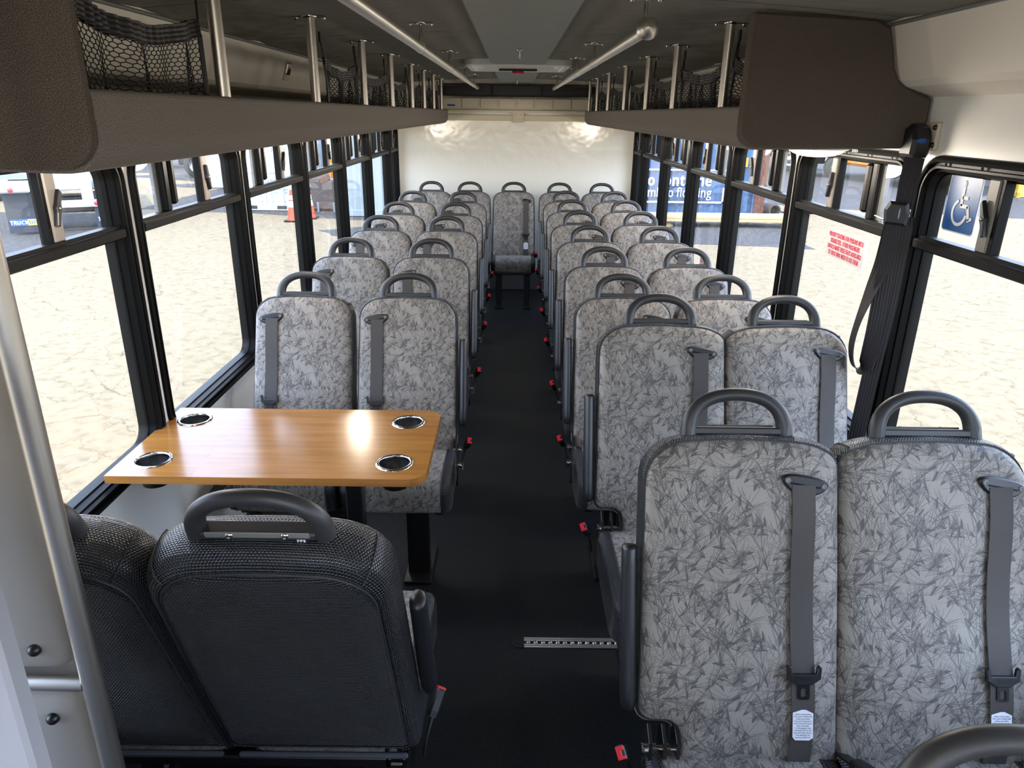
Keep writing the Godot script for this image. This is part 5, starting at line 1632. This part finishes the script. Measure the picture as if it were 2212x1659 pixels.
	bx(po, "post_edge", M.blue_steel, Vector3(2.65, 1.3, 0.0), Vector3(0.05, 2.6, 0.08), 0.005)
	var tf := Transform3D(Basis.IDENTITY, Vector3(0, 0, 0.006))
	var l1 := text("lettering", "eco fontaine", 0.27, M.print_white, bc, Transform3D.IDENTITY, 0.012, true, "Droid Sans", HORIZONTAL_ALIGNMENT_LEFT)
	l1.transform = tf * Transform3D(Basis.from_scale(Vector3(1.96 / l1.mesh.get_aabb().size.x, 1, 1)), Vector3(-0.42, 0.96, 0))
	var l2 := text("lettering", "bamboo flooring", 0.215, M.print_white, bc, Transform3D.IDENTITY, 0.012, false, "Droid Sans", HORIZONTAL_ALIGNMENT_LEFT)
	l2.transform = tf * Transform3D(Basis.from_scale(Vector3(1.90 / l2.mesh.get_aabb().size.x, 1, 1)), Vector3(-0.34, 0.66, 0))
	bx(bc, "painted_line", M.print_white, Vector3(-0.1, 1.22, 0.004), Vector3(4.0, 0.035, 0.012), 0.0)
	bx(bc, "painted_line", M.print_white, Vector3(-0.1, 0.43, 0.004), Vector3(4.0, 0.04, 0.012), 0.0)
	bx(bc, "painted_line", M.print_white, Vector3(1.88, 0.60, 0.004), Vector3(0.04, 0.38, 0.012), 0.0)
	for k in [[2.35, 1.42, 0.22], [2.22, 0.96, 0.2], [2.40, 0.90, 0.1]]: bx(bc, "warning_label", M.paint_yellow, Vector3(k[0], k[1], 0.004), Vector3(0.14, k[2], 0.01), 0.0)
	var tb := thing("timber_beam", "long pale timber beam laid on a stone before the blue container", "timber", Vector3(5.0, GY, -17.75))
	bx(tb, "beam", M.timber, Vector3(0, 0.24, 0), Vector3(4.0, 0.06, 0.7), 0.006)
	bx(tb, "beam", M.timber, Vector3(0, 0.175, 0.05), Vector3(4.0, 0.06, 0.6), 0.006)
	for e in [-1.3, 0.28, 1.6]:
		s = st()
		lathe(s, [Vector2(0.16, 0.0), Vector2(0.15, 0.05), Vector2(0.07, 0.08), Vector2(0.05, 0.15), Vector2(0.0001, 0.15)], 9, Transform3D(Basis.IDENTITY, Vector3(e, 0, 0.1)))
		put("prop_stone", s, M.timber, tb)
	var pp := thing("pipe", "dark round pipe end lying beyond the rusty container post", "pipe", Vector3(6.95, GY + 0.16, -19.6))
	s = st()
	lathe(s, [Vector2(0.12, 0.0), Vector2(0.16, 0.0), Vector2(0.16, -1.2), Vector2(0.12, -1.2), Vector2(0.12, 0.0)], 22, Transform3D(Basis(Vector3.RIGHT, PI / 2), Vector3.ZERO))
	put("tube", s, M.dump, pp)
	cone(7.62, 20.5, 0.62, "first of three short orange cones standing beyond the timber beam")
	cone(7.85, 20.0, 0.62, "middle of three short orange cones beyond the timber beam")
	cone(8.15, 20.4, 0.62, "last of three short orange cones, beside the window pillar")
	var gt := thing("truck", "dark green truck with a pale round wheel hub beyond the blue container", "truck", Vector3(12.9, GY, -36.8))
	bx(gt, "cab", M.paint_green, Vector3(-1.6, 1.7, -1.2), Vector3(2.4, 1.9, 2.2), 0.1)
	bx(gt, "bed", M.black_metal, Vector3(1.2, 1.35, -1.2), Vector3(3.4, 0.9, 2.2), 0.05)
	bx(gt, "chassis", M.black_metal, Vector3(0, 0.8, -1.2), Vector3(5.6, 0.3, 1.2), 0.03)
	for e in [-1.7, 0.5]: wheel(gt, Vector3(e, 0.55, 0.0), 0.55, 0.35)
	var ft := thing("flatbed_trailer", "grey flatbed trailer with upright frames, far behind the latch of the second window", "trailer", Vector3(15.3, GY, -33.0))
	bx(ft, "bed", M.trim_grey, Vector3(0, 0.95, -1.2), Vector3(5.0, 0.18, 2.4), 0.02)
	bx(ft, "underframe", M.black_metal, Vector3(0.2, 0.7, -1.2), Vector3(4.2, 0.3, 1.0), 0.03)
	for k in 4: bx(ft, "stake", M.dark_pane, Vector3(-2.2 + k * 0.75, 1.8, -0.3), Vector3(0.35, 1.6, 0.3), 0.02)
	for e in [-1.2, 1.4]: wheel(ft, Vector3(e, 0.45, -0.1), 0.45, 0.3)
	var w2 := thing("box_truck", "pale box truck with a yellow bumper beyond the trailer", "truck", Vector3(20.5, GY, -36.5))
	bx(w2, "box", M.white_steel, Vector3(0, 2.0, -2.0), Vector3(2.6, 2.2, 4.0), 0.05)
	bx(w2, "bumper", M.container_yellow, Vector3(0.2, 0.62, 0.1), Vector3(2.7, 0.22, 0.2), 0.02)
	for e in [-0.9, 1.0]: wheel(w2, Vector3(e, 0.45, -0.5), 0.45, 0.35, false)
	var sb := thing("school_bus", "orange school bus front behind the blue wheelchair sign", "bus", Vector3(15.9, GY, -26.2), 0.1)
	bx(sb, "body", M.paint_orange, Vector3(0, 1.65, -3.4), Vector3(2.4, 2.1, 6.0), 0.12)
	bx(sb, "hood", M.paint_orange, Vector3(0, 0.95, -0.1), Vector3(1.9, 0.9, 1.3), 0.12)
	bx(sb, "grille", M.black_plastic, Vector3(0, 0.9, 0.56), Vector3(0.9, 0.4, 0.03), 0.01)
	for e in [-0.68, 0.68]:
		s = st()
		lathe(s, [Vector2(0.0001, 0.03), Vector2(0.09, 0.02), Vector2(0.1, 0.0)], 16, Transform3D(Basis(Vector3.RIGHT, PI / 2), Vector3(e, 0.95, 0.55)))
		put("headlamp", s, M.white_steel, sb)
		wheel(sb, Vector3(e * 1.3, 0.45, -0.3), 0.45, 0.3, false)
	bx(sb, "bumper", M.black_plastic, Vector3(0, 0.45, 0.62), Vector3(2.2, 0.22, 0.14), 0.03)
	bx(sb, "windscreen", M.dark_pane, Vector3(0, 1.95, -0.39), Vector3(2.0, 0.7, 0.04), 0.01)
	container("yellow container standing beyond the wheelchair sign window", 17.9, 25.2, 1.5, 2.6, 5.0, M.container_yellow, M.container_yellow, -0.25, false, "containers in the yard")
	container("weathered pale blue container at the edge beside the yellow one", 21.6, 26.0, 3.2, 2.6, 5.0, M.pale_blue, M.pale_blue, -0.05, true, "containers in the yard")
